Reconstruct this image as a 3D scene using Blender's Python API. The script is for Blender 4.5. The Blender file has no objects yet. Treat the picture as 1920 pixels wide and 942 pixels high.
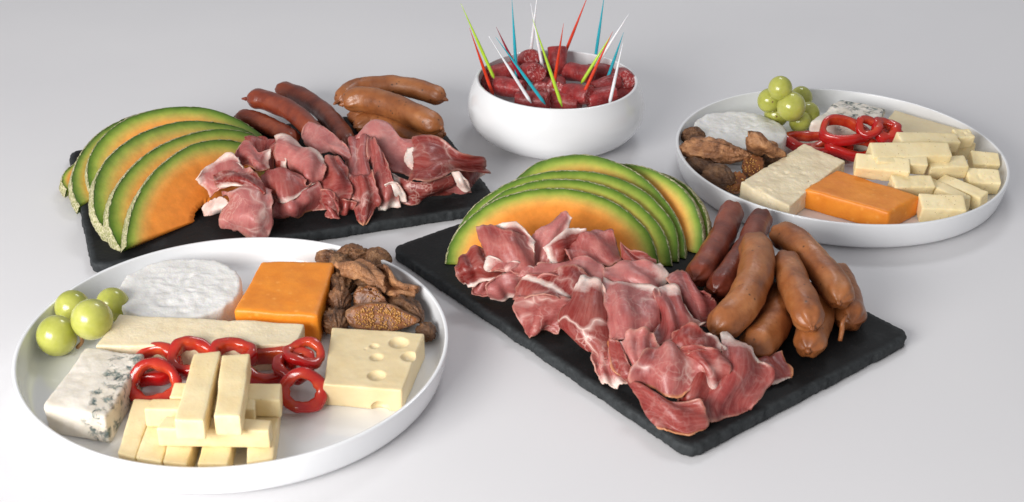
import bpy, bmesh, math, random
from mathutils import Vector, Matrix, noise
random.seed(7)
scene = bpy.context.scene
R = math.radians

# ------------------------------------------------------------------ camera
IMG_W, IMG_H, FPX = 1920.0, 942.0, 2598.4
PITCH, ROLL = 0.50183, 0.018567
CAM = Vector((0, 0, 0.480))
cr, sr, cp, sp = math.cos(ROLL), math.sin(ROLL), math.cos(PITCH), math.sin(PITCH)
UP0, FWD = Vector((0, sp, cp)), Vector((0, cp, -sp))
RIGHT = cr * Vector((1, 0, 0)) + sr * UP0
UP = -sr * Vector((1, 0, 0)) + cr * UP0
cam_data = bpy.data.cameras.new('camera')
cam = bpy.data.objects.new('camera', cam_data)
scene.collection.objects.link(cam)
cam.matrix_world = Matrix(((RIGHT.x, UP.x, -FWD.x, CAM.x), (RIGHT.y, UP.y, -FWD.y, CAM.y),
                           (RIGHT.z, UP.z, -FWD.z, CAM.z), (0, 0, 0, 1)))
cam_data.sensor_width = 36.0
cam_data.lens = FPX / IMG_W * 36.0
cam_data.clip_start, cam_data.clip_end = 0.01, 50
cam_data.dof.use_dof = True
cam_data.dof.focus_distance = 1.0
cam_data.dof.aperture_fstop = 16.0
scene.camera = cam

# ------------------------------------------------------------------ light
world = bpy.data.worlds.new('World')
scene.world = world
world.use_nodes = True
bg = world.node_tree.nodes['Background']
bg.inputs[0].default_value = (0.975, 0.97, 1.0, 1)
bg.inputs[1].default_value = 0.355

def area_light(name, loc, target, size, size_y, watts, color):
    d = bpy.data.lights.new(name, 'AREA')
    d.shape = 'RECTANGLE'; d.size = size; d.size_y = size_y
    d.energy = watts; d.color = color
    o = bpy.data.objects.new(name, d)
    scene.collection.objects.link(o)
    o.location = loc
    o.rotation_euler = (Vector(target) - Vector(loc)).to_track_quat('-Z', 'Y').to_euler()
    return o
area_light('window_light', (-0.88, -0.38, 0.58), (-0.05, 0.9, 0.0), 1.0, 0.6, 31.0, (1.0, 0.975, 0.95))
area_light('ceiling_light', (0.35, 2.0, 1.5), (0.1, 0.9, 0.0), 0.5, 0.3, 5.0, (0.95, 0.97, 1.0))
scene.view_settings.view_transform = 'Standard'
scene.view_settings.look = 'None'
scene.view_settings.gamma = 1
scene.view_settings.exposure = 0.12
scene.render.resolution_x, scene.render.resolution_y = 1024, 502

# ------------------------------------------------------------------ helpers
def ray(px, py):
    x, y = (px - IMG_W / 2) / FPX, -(py - IMG_H / 2) / FPX
    return FWD + RIGHT * x + UP * y
def at(px, py, z):
    d = ray(px, py)
    return CAM + d * ((z - CAM.z) / d.z)
def at_plane(px, py, p0, n):
    d = ray(px, py)
    return CAM + d * ((p0 - CAM).dot(n) / d.dot(n))
# views of the photograph that measurements were taken in: left, top, enlargement
VIEW = dict(R1=(0, 430, 1.9625), R2=(400, 430, 1.9625), R5=(820, 0, 2.943), R6=(1240, 130, 2.6912),
            A1=(360, 220, 4.0967), A2=(640, 220, 4.0967), A3=(840, 390, 3.7667), A4=(1040, 440, 3.7667),
            A5=(1100, 590, 4.095), A6=(590, 450, 4.7087), A7=(230, 620, 3.49), A8=(1260, 220, 5.2333),
            B1=(1600, 220, 4.71), B2=(1460, 170, 6.2808), B3=(1270, 370, 2.9432), B4=(880, 80, 5.818),
            B5=(430, 140, 4.4651), B6=(110, 190, 3.039), B7=(820, 285, 3.6923))
def full(v, x, y):
    a, b, s = VIEW[v]
    return a + x / s, b + y / s
def vp(v, x, y, z):
    return at(*full(v, x, y), z)

def link(o):
    scene.collection.objects.link(o)
    return o
def tag(o, label=None, cat=None, group=None, kind=None):
    if label: o['label'] = label
    if cat: o['category'] = cat
    if group: o['group'] = group
    if kind: o['kind'] = kind
    return o
def mesh_obj(name, verts, faces, mat, parent=None, smooth=True, attrs=None, mats=None, fmat=None):
    verts = [Vector(v) for v in verts]
    xs, ys, zs = [v.x for v in verts], [v.y for v in verts], [v.z for v in verts]
    base = Vector(((min(xs) + max(xs)) / 2, (min(ys) + max(ys)) / 2, min(zs)))
    me = bpy.data.meshes.new(name)
    me.from_pydata([tuple(v - base) for v in verts], [], faces)
    for m in (mats or [mat]): me.materials.append(m)
    if fmat: me.polygons.foreach_set('material_index', fmat)
    me.polygons.foreach_set('use_smooth', [smooth] * len(me.polygons))
    for k, vals in (attrs or {}).items():
        at_ = me.attributes.new(k, 'FLOAT', 'POINT')
        at_.data.foreach_set('value', vals)
    me.update()
    o = link(bpy.data.objects.new(name, me))
    if parent:
        o.parent = parent; o.location = base - world_of(parent)
    else: o.location = base
    return o
def world_of(o):
    return o.location + (world_of(o.parent) if o.parent else Vector())
def empty(name, loc=(0, 0, 0)):
    o = link(bpy.data.objects.new(name, None))
    o.location = loc; o.empty_display_size = 0.01
    return o
def fbm(p, f, o=3):
    return noise.fractal(Vector(p) * f, 1.0, 2.0, o)

# ------------------------------------------------------------------ materials
def mat_new(name):
    m = bpy.data.materials.new(name); m.use_nodes = True
    nt = m.node_tree
    return m, nt, nt.nodes['Principled BSDF']
class NT:
    def __init__(s, nt): s.nt = nt
    def n(s, t, **kw):
        nd = s.nt.nodes.new(t)
        for k, v in kw.items():
            if k in nd.inputs: nd.inputs[k].default_value = v
            else: setattr(nd, k, v)
        return nd
    def l(s, a, b): s.nt.links.new(a, b)
    def coords(s, scale=1.0):
        if not hasattr(s, 'c_'):
            tc = s.n('ShaderNodeTexCoord'); a = s.n('ShaderNodeVectorMath', operation='ADD')
            s.l(tc.outputs['Object'], a.inputs[0])
            s.l(s.math('MULTIPLY', s.rnd(), 7.0), a.inputs[1]); s.c_ = a.outputs[0]
        return s.c_
    def noise(s, scale, detail=4, rough=.55, dist=0, vec=None):
        nd = s.n('ShaderNodeTexNoise', Scale=scale, Detail=detail, Roughness=rough, Distortion=dist)
        s.l(vec or s.coords(), nd.inputs['Vector']); return nd.outputs['Fac']
    def vor(s, scale, feature='F1', vec=None):
        nd = s.n('ShaderNodeTexVoronoi', feature=feature, Scale=scale)
        s.l(vec or s.coords(), nd.inputs['Vector']); return nd.outputs['Distance']
    def ramp(s, fac, stops, interp='LINEAR'):
        nd = s.n('ShaderNodeValToRGB'); cr_ = nd.color_ramp; cr_.interpolation = interp
        while len(cr_.elements) < len(stops): cr_.elements.new(0.5)
        for e, (p, c) in zip(cr_.elements, stops):
            e.position = p
            e.color = (c, c, c, 1) if isinstance(c, (int, float)) else (*c, 1)
        s.l(fac, nd.inputs[0]); return nd.outputs[0]
    def mix(s, fac, a, b, mode='MIX'):
        nd = s.n('ShaderNodeMix', data_type='RGBA', blend_type=mode)
        if isinstance(fac, (int, float)): nd.inputs[0].default_value = fac
        else: s.l(fac, nd.inputs[0])
        for i, v in ((6, a), (7, b)):
            if isinstance(v, tuple): nd.inputs[i].default_value = (*v, 1)
            else: s.l(v, nd.inputs[i])
        return nd.outputs[2]
    def math(s, op, a, b=0.0):
        nd = s.n('ShaderNodeMath', operation=op)
        for i, v in ((0, a), (1, b)):
            if isinstance(v, (int, float)): nd.inputs[i].default_value = v
            else: s.l(v, nd.inputs[i])
        return nd.outputs[0]
    def attr(s, name):
        return s.n('ShaderNodeAttribute', attribute_name=name).outputs['Fac']
    def rnd(s):
        return s.n('ShaderNodeObjectInfo').outputs['Random']
    def warp(s, amount, scale):
        nd = s.n('ShaderNodeTexNoise', Scale=scale, Detail=3)
        c = s.coords(); s.l(c, nd.inputs['Vector'])
        v = s.n('ShaderNodeVectorMath', operation='SUBTRACT'); s.l(nd.outputs['Color'], v.inputs[0])
        v.inputs[1].default_value = (.5, .5, .5)
        m = s.n('ShaderNodeVectorMath', operation='SCALE'); s.l(v.outputs[0], m.inputs[0]); m.inputs['Scale'].default_value = amount
        a = s.n('ShaderNodeVectorMath', operation='ADD'); s.l(c, a.inputs[0]); s.l(m.outputs[0], a.inputs[1])
        return a.outputs[0]
    def bump(s, bsdf, h, strength=.3, dist=.001):
        nd = s.n('ShaderNodeBump', Strength=strength, Distance=dist)
        s.l(h, nd.inputs['Height']); s.l(nd.outputs[0], bsdf.inputs['Normal'])
def setp(b, **kw):
    for k, v in kw.items():
        k = k.replace('_', ' ')
        b.inputs[k].default_value = (*v, 1) if isinstance(v, tuple) and len(v) == 3 and 'Radius' not in k else v
def sss(b, w, rad=(1, .5, .3), scale=.004):
    b.inputs['Subsurface Weight'].default_value = w
    b.inputs['Subsurface Radius'].default_value = rad
    b.inputs['Subsurface Scale'].default_value = scale

M = {}
def m_table():
    m, nt, b = mat_new('white_table'); t = NT(nt)
    c = t.ramp(t.noise(3.0, 3), [(.35, (.74, .735, .75)), (.7, (.78, .775, .785))])
    t.l(c, b.inputs['Base Color']); setp(b, Roughness=.55)
    t.bump(b, t.noise(900, 2), .08, .0004); return m
def m_porcelain():
    m, nt, b = mat_new('white_porcelain'); t = NT(nt)
    c = t.ramp(t.noise(14, 2), [(.3, (.80, .815, .835)), (.7, (.84, .85, .865))])
    t.l(c, b.inputs['Base Color'])
    setp(b, Roughness=.16, Coat_Weight=.35, Coat_Roughness=.06)
    t.bump(b, t.noise(60, 2), .03, .0006); return m
def m_slate():
    m, nt, b = mat_new('black_slate'); t = NT(nt)
    w = t.warp(.05, 12)
    n1 = t.noise(28, 6, .6, 0, w); n2 = t.noise(240, 4, .65)
    c = t.ramp(n1, [(.3, (.005, .0055, .006)), (.62, (.010, .011, .012)), (.8, (.03, .032, .034))])
    c2 = t.mix(t.ramp(n2, [(.6, 0.0), (.82, .35)]), c, (.06, .063, .067))
    edge = t.ramp(t.attr('edge'), [(0, 0.0), (1, .30)])
    c3 = t.mix(t.math('MULTIPLY', edge, n2), c2, (.16, .18, .19))
    t.l(c3, b.inputs['Base Color']); setp(b, Roughness=.66, Specular_IOR_Level=.22)
    t.bump(b, t.math('ADD', n1, t.math('MULTIPLY', n2, .5)), .55, .0016); return m
def cheese_mat(name, c0, c1, bump=.25, spots=None, rough=.45, scale=60, fine=500, s=.18):
    m, nt, b = mat_new(name); t = NT(nt)
    n1 = t.noise(scale, 5, .6); n2 = t.noise(fine, 3)
    c = t.ramp(n1, [(.3, c0), (.7, c1)])
    if spots:
        sc, lo, hi, col = spots
        c = t.mix(t.ramp(t.vor(sc), [(lo, 1.0), (hi, 0.0)]), c, col)
    hsv = t.n('ShaderNodeHueSaturation'); t.l(c, hsv.inputs['Color'])
    t.l(t.math('ADD', t.math('MULTIPLY', t.rnd(), .10), .95), hsv.inputs['Value'])
    t.l(hsv.outputs[0], b.inputs['Base Color']); setp(b, Roughness=rough); sss(b, s, (1, .7, .35), .004)
    t.bump(b, t.math('ADD', n1, t.math('MULTIPLY', n2, .6)), bump, .0012); return m
def m_blue():
    m, nt, b = mat_new('blue_cheese_paste'); t = NT(nt)
    w = t.warp(.02, 60)
    n1 = t.noise(70, 5)
    c = t.ramp(n1, [(.3, (.70, .63, .52)), (.7, (.86, .81, .73))])
    v = t.noise(150, 6, .7, 0, w)
    area = t.math('ADD', t.attr('mould'), t.math('MULTIPLY', t.math('SUBTRACT', t.noise(75, 3), .5), 1.2))
    k = t.math('MULTIPLY', t.ramp(v, [(.5, 0.0), (.6, 1.0)]), t.ramp(area, [(.24, 0.0), (.5, 1.0)]))
    mc = t.ramp(t.noise(260, 3), [(.35, (.03, .055, .06)), (.65, (.26, .32, .29))])
    t.l(t.mix(k, c, mc), b.inputs['Base Color']); setp(b, Roughness=.4); sss(b, .15, (1, .7, .4), .003)
    t.bump(b, t.math('SUBTRACT', n1, t.math('MULTIPLY', k, .6)), .6, .002); return m
def m_ham():
    m, nt, b = mat_new('cured_ham'); t = NT(nt)
    w = t.warp(.07, 22)
    n1 = t.noise(26, 5, .6, 1.2); n2 = t.noise(230, 4, .6)
    lean = t.ramp(n1, [(.25, (.20, .016, .014)), (.45, (.34, .042, .036)), (.6, (.43, .085, .070)), (.78, (.56, .20, .165))])
    hs = t.n('ShaderNodeHueSaturation'); t.l(lean, hs.inputs['Color'])
    t.l(t.math('ADD', t.math('MULTIPLY', t.rnd(), .60), .56), hs.inputs['Value'])
    t.l(t.math('ADD', t.math('MULTIPLY', t.rnd(), -.28), 1.08), hs.inputs['Saturation'])
    vein = t.ramp(t.vor(30, 'DISTANCE_TO_EDGE', w), [(.0, .75), (.02, .35), (.075, 0.0)])
    gate = t.ramp(t.noise(30, 3), [(.46, 0.0), (.62, 1.0)])
    vein = t.math('MULTIPLY', t.math('MULTIPLY', vein, gate), t.attr('veins'))
    vein2 = t.math('MULTIPLY', t.ramp(t.vor(75, 'DISTANCE_TO_EDGE', t.warp(.035, 60)), [(.0, .5), (.05, 0.0)]), t.math('MULTIPLY', t.attr('veins'), t.ramp(t.noise(18, 2), [(.5, 0.0), (.65, 1.0)])))
    cv = t.n('ShaderNodeCombineXYZ'); t.l(t.math('MULTIPLY', t.attr('su'), 26.0), cv.inputs[0]); t.l(t.math('MULTIPLY', t.attr('sv'), 3.0), cv.inputs[1])
    t.l(t.math('MULTIPLY', t.rnd(), 90.0), cv.inputs[2])
    grain = t.ramp(t.noise(1.0, 4, .6, .8, cv.outputs[0]), [(.42, 0.0), (.75, .30)])
    c = t.mix(grain, hs.outputs[0], (.60, .29, .25))
    c = t.mix(vein2, c, (.70, .46, .40))
    c = t.mix(vein, c, (.74, .53, .47))
    fatc = t.ramp(t.noise(90, 3), [(.3, (.70, .46, .40)), (.6, (.80, .67, .61))])
    f = t.math('ADD', t.attr('fat'), t.math('MULTIPLY', t.math('SUBTRACT', t.noise(48, 5, .65), .5), 1.3))
    c = t.mix(t.ramp(f, [(.42, 0.0), (.85, 1.0)]), c, fatc)
    rind = t.ramp(t.attr('rind'), [(.35, 0.0), (.95, 1.0)])
    c = t.mix(t.math('MULTIPLY', rind, .75), c, (.55, .21, .05))
    c = t.mix(t.math('MULTIPLY', t.attr('rim'), t.ramp(t.noise(70, 3), [(.35, .05), (.65, .5)])), c, (.64, .38, .28))
    t.l(c, b.inputs['Base Color'])
    t.l(t.ramp(n2, [(.3, .30), (.7, .54)]), b.inputs['Roughness'])
    setp(b, Specular_IOR_Level=.45, Coat_Weight=.05, Coat_Roughness=.25); sss(b, .16, (1, .3, .22), .003)
    t.bump(b, t.math('ADD', n2, t.math("MULTIPLY", n1, 1.2)), .30, .0014); return m
def m_sausage(name, c0, c1, c2, speck):
    m, nt, b = mat_new(name); t = NT(nt)
    n1 = t.noise(45, 5, .6); n2 = t.noise(420, 3)
    c = t.ramp(n1, [(.28, c0), (.5, c1), (.75, c2)])
    if speck:
        sk = t.math('MULTIPLY', t.ramp(t.vor(190), [(.10, 1.0), (.2, 0.0)]), t.ramp(t.noise(60, 2), [(.5, 0.0), (.6, .85)]))
        c = t.mix(sk, c, (.05, .022, .008))
    hs = t.n('ShaderNodeHueSaturation'); t.l(c, hs.inputs['Color'])
    t.l(t.math('ADD', t.math('MULTIPLY', t.rnd(), .3), .85), hs.inputs['Value'])
    t.l(hs.outputs[0], b.inputs['Base Color'])
    t.l(t.ramp(t.noise(30, 3), [(.35, .30), (.7, .6)]), b.inputs['Roughness'])
    setp(b, Coat_Weight=.10, Coat_Roughness=.2); sss(b, .08, (1, .4, .2), .003)
    t.bump(b, t.math('ADD', t.noise(120, 4), t.math('MULTIPLY', n2, .4)), .4, .0016); return m
def m_salami():
    m, nt, b = mat_new('salami'); t = NT(nt)
    n1 = t.noise(90, 4, .6)
    c = t.ramp(n1, [(.3, (.17, .010, .012)), (.55, (.34, .026, .026)), (.78, (.46, .065, .055))])
    e = t.attr('cut')
    fl = t.ramp(t.noise(520, 2, .5, 1.0), [(.53, 0.0), (.62, 1.0)])
    fl = t.math('MULTIPLY', fl, t.math('ADD', t.math('MULTIPLY', e, .75), .14))
    c = t.mix(fl, c, (.62, .32, .31))
    t.l(c, b.inputs['Base Color']); setp(b, Roughness=.42, Coat_Weight=.12, Coat_Roughness=.25); sss(b, .1, (1, .3, .2), .002)
    t.bump(b, t.math('ADD', n1, t.noise(400, 3)), .4, .0014); return m
def m_melon():
    m, nt, b = mat_new('melon_flesh'); t = NT(nt)
    r = t.math('ADD', t.attr('r'), t.math('MULTIPLY', t.math('SUBTRACT', t.noise(120, 4), .5), .05))
    c = t.ramp(r, [(.0, (.88, .27, .035)), (.58, (.90, .31, .045)), (.70, (.87, .40, .08)), (.80, (.60, .44, .09)),
                   (.88, (.33, .40, .06)), (.95, (.13, .23, .022)), (1.0, (.055, .12, .014))])
    mo = t.ramp(t.noise(140, 4, .6), [(.3, .86), (.7, 1.06)])
    t.l(t.mix(1.0, c, mo, 'MULTIPLY'), b.inputs['Base Color'])
    setp(b, Roughness=.55, Specular_IOR_Level=.25); sss(b, .12, (1, .5, .15), .004)
    t.bump(b, t.noise(260, 4), .22, .001); return m
def m_rind():
    m, nt, b = mat_new('netted_melon_rind'); t = NT(nt)
    w = t.warp(.006, 200)
    d = t.vor(330, 'DISTANCE_TO_EDGE', w)
    k = t.ramp(d, [(.04, 1.0), (.22, 0.0)])
    c = t.mix(k, t.ramp(t.noise(120, 3), [(.3, (.24, .25, .09)), (.7, (.34, .34, .15))]), (.54, .50, .31))
    t.l(c, b.inputs['Base Color']); setp(b, Roughness=.75)
    t.bump(b, k, .6, .001); return m
def m_fig():
    m, nt, b = mat_new('dried_fig_skin'); t = NT(nt)
    n1 = t.noise(75, 6, .65, .8); n2 = t.noise(300, 4)
    c = t.ramp(n1, [(.28, (.06, .024, .012)), (.48, (.20, .088, .038)), (.74, (.46, .24, .11))])
    hs = t.n('ShaderNodeHueSaturation'); t.l(c, hs.inputs['Color'])
    t.l(t.math('MULTIPLY', t.attr('tone'), 1.0), hs.inputs['Value'])
    t.l(hs.outputs[0], b.inputs['Base Color'])
    t.l(t.ramp(n2, [(.35, .30), (.7, .62)]), b.inputs['Roughness'])
    t.bump(b, t.math('ADD', n1, t.math('MULTIPLY', n2, .4)), 1.0, .004); return m
def m_figflesh():
    m, nt, b = mat_new('fig_flesh'); t = NT(nt)
    n1 = t.noise(160, 4)
    c = t.ramp(n1, [(.3, (.10, .028, .008)), (.7, (.30, .105, .025))])
    t.l(c, b.inputs['Base Color']); setp(b, Roughness=.42)
    t.bump(b, n1, .6, .002); return m
def simple(name, col, rough=.4, coat=0, s=0, var=.12, nscale=80, bump=.15):
    m, nt, b = mat_new(name); t = NT(nt)
    lo = tuple(x * (1 - var) for x in col); hi = tuple(min(1, x * (1 + var)) for x in col)
    t.l(t.ramp(t.noise(nscale, 4), [(.3, lo), (.7, hi)]), b.inputs['Base Color'])
    setp(b, Roughness=rough, Coat_Weight=coat, Coat_Roughness=.08)
    if s: sss(b, s, (1, .4, .25), .004)
    t.bump(b, t.noise(nscale * 4, 3), bump, .0006); return m
def m_grape():
    m, nt, b = mat_new('green_grape_skin'); t = NT(nt)
    n1 = t.noise(70, 4)
    c = t.ramp(n1, [(.3, (.36, .38, .06)), (.55, (.48, .49, .11)), (.78, (.58, .56, .20))])
    t.l(c, b.inputs['Base Color']); setp(b, Roughness=.22, Coat_Weight=.25, Coat_Roughness=.12)
    sss(b, .6, (.8, .9, .3), .008)
    t.bump(b, t.noise(350, 3), .06, .0006); return m
M['table'] = m_table(); M['porcelain'] = m_porcelain(); M['slate'] = m_slate()
M['cheddar'] = cheese_mat('orange_cheddar', (.72, .205, .008), (.87, .30, .022), .25, (120, .03, .22, (.88, .36, .06)))
M['swiss'] = cheese_mat('holed_cheese', (.80, .63, .35), (.87, .72, .44), .12, rough=.35)
M['hard'] = cheese_mat('hard_cheese', (.80, .66, .40), (.87, .74, .47), .2)
M['stick'] = cheese_mat('cheese_stick', (.84, .655, .345), (.92, .775, .475), .25, (260, .05, .09, (.62, .40, .18)))
M['stick2'] = cheese_mat('cheese_stick_with_eyes', (.83, .67, .36), (.90, .775, .48), .3, (240, .07, .12, (.42, .30, .12)))
M['slab'] = cheese_mat('crumbly_white_cheese', (.81, .67, .43), (.89, .775, .55), .45)
M['goat'] = cheese_mat('goat_cheese', (.75, .735, .70), (.85, .84, .815), .4, None, .7, 90, 700)
M['blue'] = m_blue(); M['ham'] = m_ham()
M['red_sausage'] = m_sausage('red_smoked_sausage', (.10, .015, .008), (.19, .034, .014), (.29, .068, .027), False)
M['brown_sausage'] = m_sausage('brown_sausage', (.17, .048, .013), (.32, .105, .030), (.46, .185, .065), True)
M['salami'] = m_salami(); M['melon'] = m_melon(); M['rind'] = m_rind()
M['fig'] = m_fig(); M['fig_flesh'] = m_figflesh()
M['fig_seed'] = simple('fig_seed', (.44, .21, .05), .25, .3)
def m_pepper():
    m, nt, b = mat_new('red_pepper'); t = NT(nt)
    c = t.ramp(t.noise(60, 4), [(.3, (.33, .004, .006)), (.7, (.50, .010, .010))])
    k = t.math('MULTIPLY', t.attr('inner'), t.ramp(t.noise(110, 4), [(.35, .15), (.7, 1.0)]))
    t.l(t.mix(k, c, (.58, .085, .025)), b.inputs['Base Color'])
    setp(b, Roughness=.2, Coat_Weight=.35, Coat_Roughness=.08); sss(b, .2, (1, .3, .15), .004)
    t.bump(b, t.noise(200, 4), .25, .001); return m
M['pepper'] = m_pepper()
M['grape'] = m_grape()
M['stem'] = simple('brown_stem', (.22, .11, .04), .7)
M['pick_lime'] = simple('lime_plastic', (.46, .70, .05), .25, .3, .15)
M['pick_red'] = simple('red_plastic', (.66, .045, .012), .25, .3, .15)
M['pick_dark'] = simple('dark_red_plastic', (.30, .012, .035), .25, .3, .1)
M['pick_teal'] = simple('teal_plastic', (.02, .40, .50), .25, .3, .1)
M['pick_white'] = simple('white_plastic', (.85, .85, .88), .25, .3, .1)

# ------------------------------------------------------------------ shape builders
def lathe(name, prof, center, mat, n=128, parent=None):
    verts, faces = [], []
    for r, z in prof:
        for i in range(n):
            a = 2 * math.pi * i / n
            verts.append((center[0] + r * math.cos(a), center[1] + r * math.sin(a), center[2] + z))
    m = len(prof)
    for j in range(m - 1):
        for i in range(n):
            k = (i + 1) % n
            faces.append((j * n + i, j * n + k, (j + 1) * n + k, (j + 1) * n + i))
    verts.append((center[0], center[1], center[2] + prof[0][1])); verts.append((center[0], center[1], center[2] + prof[-1][1]))
    a, b = len(verts) - 2, len(verts) - 1
    for i in range(n):
        k = (i + 1) % n
        faces.append((a, k, i)); faces.append((b, (m - 1) * n + i, (m - 1) * n + k))
    return mesh_obj(name, verts, faces, mat, parent)
def smooth_profile(pts, it=3):
    for _ in range(it):
        q = [pts[0]]
        for a, b in zip(pts, pts[1:]):
            q.append((a[0] * .75 + b[0] * .25, a[1] * .75 + b[1] * .25))
            q.append((a[0] * .25 + b[0] * .75, a[1] * .25 + b[1] * .75))
        q.append(pts[-1]); pts = q
    return pts

def cuboid(name, c8, rnd, amp, mat, n=14, freq=60, parent=None, dents=(), seed=0, attrs=None, chip=0):
    """block from eight corners (bottom BL BR FR FL, then top), with rounded edges and uneven faces"""
    c8 = [Vector(c) for c in c8]
    lx = ((c8[5] - c8[4]).length + (c8[6] - c8[7]).length) / 2
    ly = ((c8[7] - c8[4]).length + (c8[6] - c8[5]).length) / 2
    lz = (c8[4] - c8[0]).length
    L = Vector((lx, ly, lz)); key, verts, faces = {}, [], []
    def axis(length):
        k = max(3, int(round(n * length / max(L))))
        e = min(.45, rnd / length)
        return [0, e * .35, e] + [e + (1 - 2 * e) * i / k for i in range(1, k)] + [1 - e, 1 - e * .35, 1]
    ax = [axis(l) for l in L]
    def vid(p):
        kk = tuple(round(x, 5) for x in p)
        if kk in key: return key[kk]
        q = [p[i] * L[i] for i in range(3)]
        c = Vector([min(max(q[i], rnd), L[i] - rnd) for i in range(3)])
        d = Vector(q) - c
        if d.length > 1e-9:
            d = d.normalized() * min(rnd, max(abs(x) for x in d) if d.length < rnd else rnd)
        q = c + d
        u, v, w = q.x / L.x, q.y / L.y, q.z / L.z
        P = Vector()
        for i, (fu, fv) in enumerate((((1 - u), (1 - v)), (u, (1 - v)), (u, v), ((1 - u), v))):
            P += c8[i] * (fu * fv * (1 - w)) + c8[i + 4] * (fu * fv * w)
        key[kk] = len(verts); verts.append(P); return key[kk]
    for a in range(3):
        b, c = (a + 1) % 3, (a + 2) % 3
        for side in (0, 1):
            for i in range(len(ax[b]) - 1):
                for j in range(len(ax[c]) - 1):
                    f = []
                    for di, dj in ((0, 0), (1, 0), (1, 1), (0, 1)):
                        p = [0, 0, 0]; p[a] = side; p[b] = ax[b][i + di]; p[c] = ax[c][j + dj]
                        f.append(vid(p))
                    if len(set(f)) == 4: faces.append(f if side else f[::-1])
    cen = sum(c8, Vector()) / 8
    zmin = min(c.z for c in c8)
    out = []
    for v in verts:
        s = Vector((seed * 3.7, seed * 1.3, seed))
        d = (v - cen)
        nz = Vector((noise.noise(v * freq + s), noise.noise(v * freq + s + Vector((9, 0, 0))), noise.noise(v * freq + s + Vector((0, 9, 0)))))
        f2 = Vector((noise.noise(v * freq * 4 + s), noise.noise(v * freq * 4 + s + Vector((5, 0, 0))), noise.noise(v * freq * 4 + s + Vector((0, 5, 0)))))
        p = v + nz * amp + f2 * amp * .35
        if chip:
            k = noise.noise(v * 230 + s)
            if k > .25: p -= d.normalized() * (k - .25) * chip
        for (dc, dr) in dents:
            w = p - dc
            if w.length < dr: p = dc + w.normalized() * dr if w.length > 1e-6 else p
        if dents: p.z = max(p.z, zmin + .0001)
        if v.z < zmin + .0015: p.z = max(p.z, zmin) if v.z > zmin + .0002 else v.z
        out.append(p)
    at_ = {k: [f(p) for p in out] for k, f in (attrs or {}).items()}
    return mesh_obj(name, out, faces, mat, parent, attrs=at_)
def prism(name, view, quad, z0, z1, rnd, amp, mat, slant=0, foot=None, within=None, **kw):
    """block whose top face shows at the given picture quad (BL BR FR FL) at height z1, standing at z0"""
    top = [vp(view, x, y, z1) for x, y in quad]
    c = sum(top, Vector()) / 4
    bot = []
    for p in top:
        q = p.copy(); q.z = z0; d = (p - c); d.z = 0
        bot.append(q + d.normalized() * slant)
    for i, (x, y) in (foot or {}).items(): bot[i] = vp(view, x, y, z0)
    if within:      # keep the block inside the plate's wall
        for q, lim in [(q, within[1]) for q in bot] + [(q, within[1] + .002) for q in top]:
            d = Vector((q.x - within[0].x, q.y - within[0].y, 0))
            if d.length > lim: q -= d.normalized() * (d.length - lim)
    return cuboid(name, bot + top, rnd, amp, mat, **kw)
def bar(name, a, b, w, h, roll, mat, taper=1.0, **kw):
    a, b = Vector(a), Vector(b); d = (b - a).normalized()
    s = d.cross(Vector((0, 0, 1))).normalized(); u = s.cross(d).normalized()
    q = Matrix.Rotation(roll, 3, d); s, u = q @ s, q @ u
    if s.y > 0: s = -s
    c8 = []
    for k in (-1, 1):
        for p, m_, t in ((a, 1, 1), (b, 1, taper), (b, -1, taper), (a, -1, 1)):
            c8.append(p - s * (m_ * w / 2 * t) + u * (k * h / 2 * t))
    return cuboid(name, c8, .0012, .0005, mat, **kw)

def catmull(P, m, closed=False):
    n = len(P); out = []
    segs = n if closed else n - 1
    def g(i):
        if closed: return P[i % n]
        if i < 0: return P[0] * 2 - P[1]
        if i >= n: return P[-1] * 2 - P[-2]
        return P[i]
    for i in range(segs):
        for k in range(m):
            t = k / m; a, b, c, d = g(i - 1), g(i), g(i + 1), g(i + 2)
            out.append(.5 * ((2 * b) + (c - a) * t + (2 * a - 5 * b + 4 * c - d) * t * t + (3 * b - a - 3 * c + d) * t ** 3))
    if not closed: out.append(P[-1].copy())
    return out
def frames(pts):
    T = [(pts[min(i + 1, len(pts) - 1)] - pts[max(i - 1, 0)]).normalized() for i in range(len(pts))]
    s = T[0].cross(Vector((0, 0, 1)))
    if s.length < 1e-3: s = T[0].cross(Vector((1, 0, 0)))
    S = []
    for t in T:
        s = (s - t * s.dot(t)).normalized(); S.append(s)
    return T, S
def tube(name, pts, radii, mat, n=20, parent=None, wob=0.0, wf=60, attrs=None, puck=None):
    T, S = frames(pts); verts, faces = [], []
    for q_, (p, r, t, s) in enumerate(zip(pts, radii, T, S)):
        u = t.cross(s)
        for i in range(n):
            a = 2 * math.pi * i / n
            d = s * math.cos(a) + u * math.sin(a)
            v = p + d * r
            if puck: v += d * r * puck[q_] * (math.cos(6 * a + 2 * noise.noise(p * 70)) * .6 + noise.noise(Vector((math.cos(a) * 3, math.sin(a) * 3, p.x * 80))) * .8)
            if wob: v += d * (noise.noise(v * wf) * wob + noise.noise(v * wf * 3.1) * wob * .4) * min(1, r / .004)
            verts.append(v)
    m = len(pts)
    for j in range(m - 1):
        for i in range(n):
            k = (i + 1) % n
            faces.append((j * n + i, j * n + k, (j + 1) * n + k, (j + 1) * n + i))
    faces.append(tuple(range(n))[::-1]); faces.append(tuple((m - 1) * n + i for i in range(n)))
    return mesh_obj(name, verts, faces, mat, parent, attrs=attrs)

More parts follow.
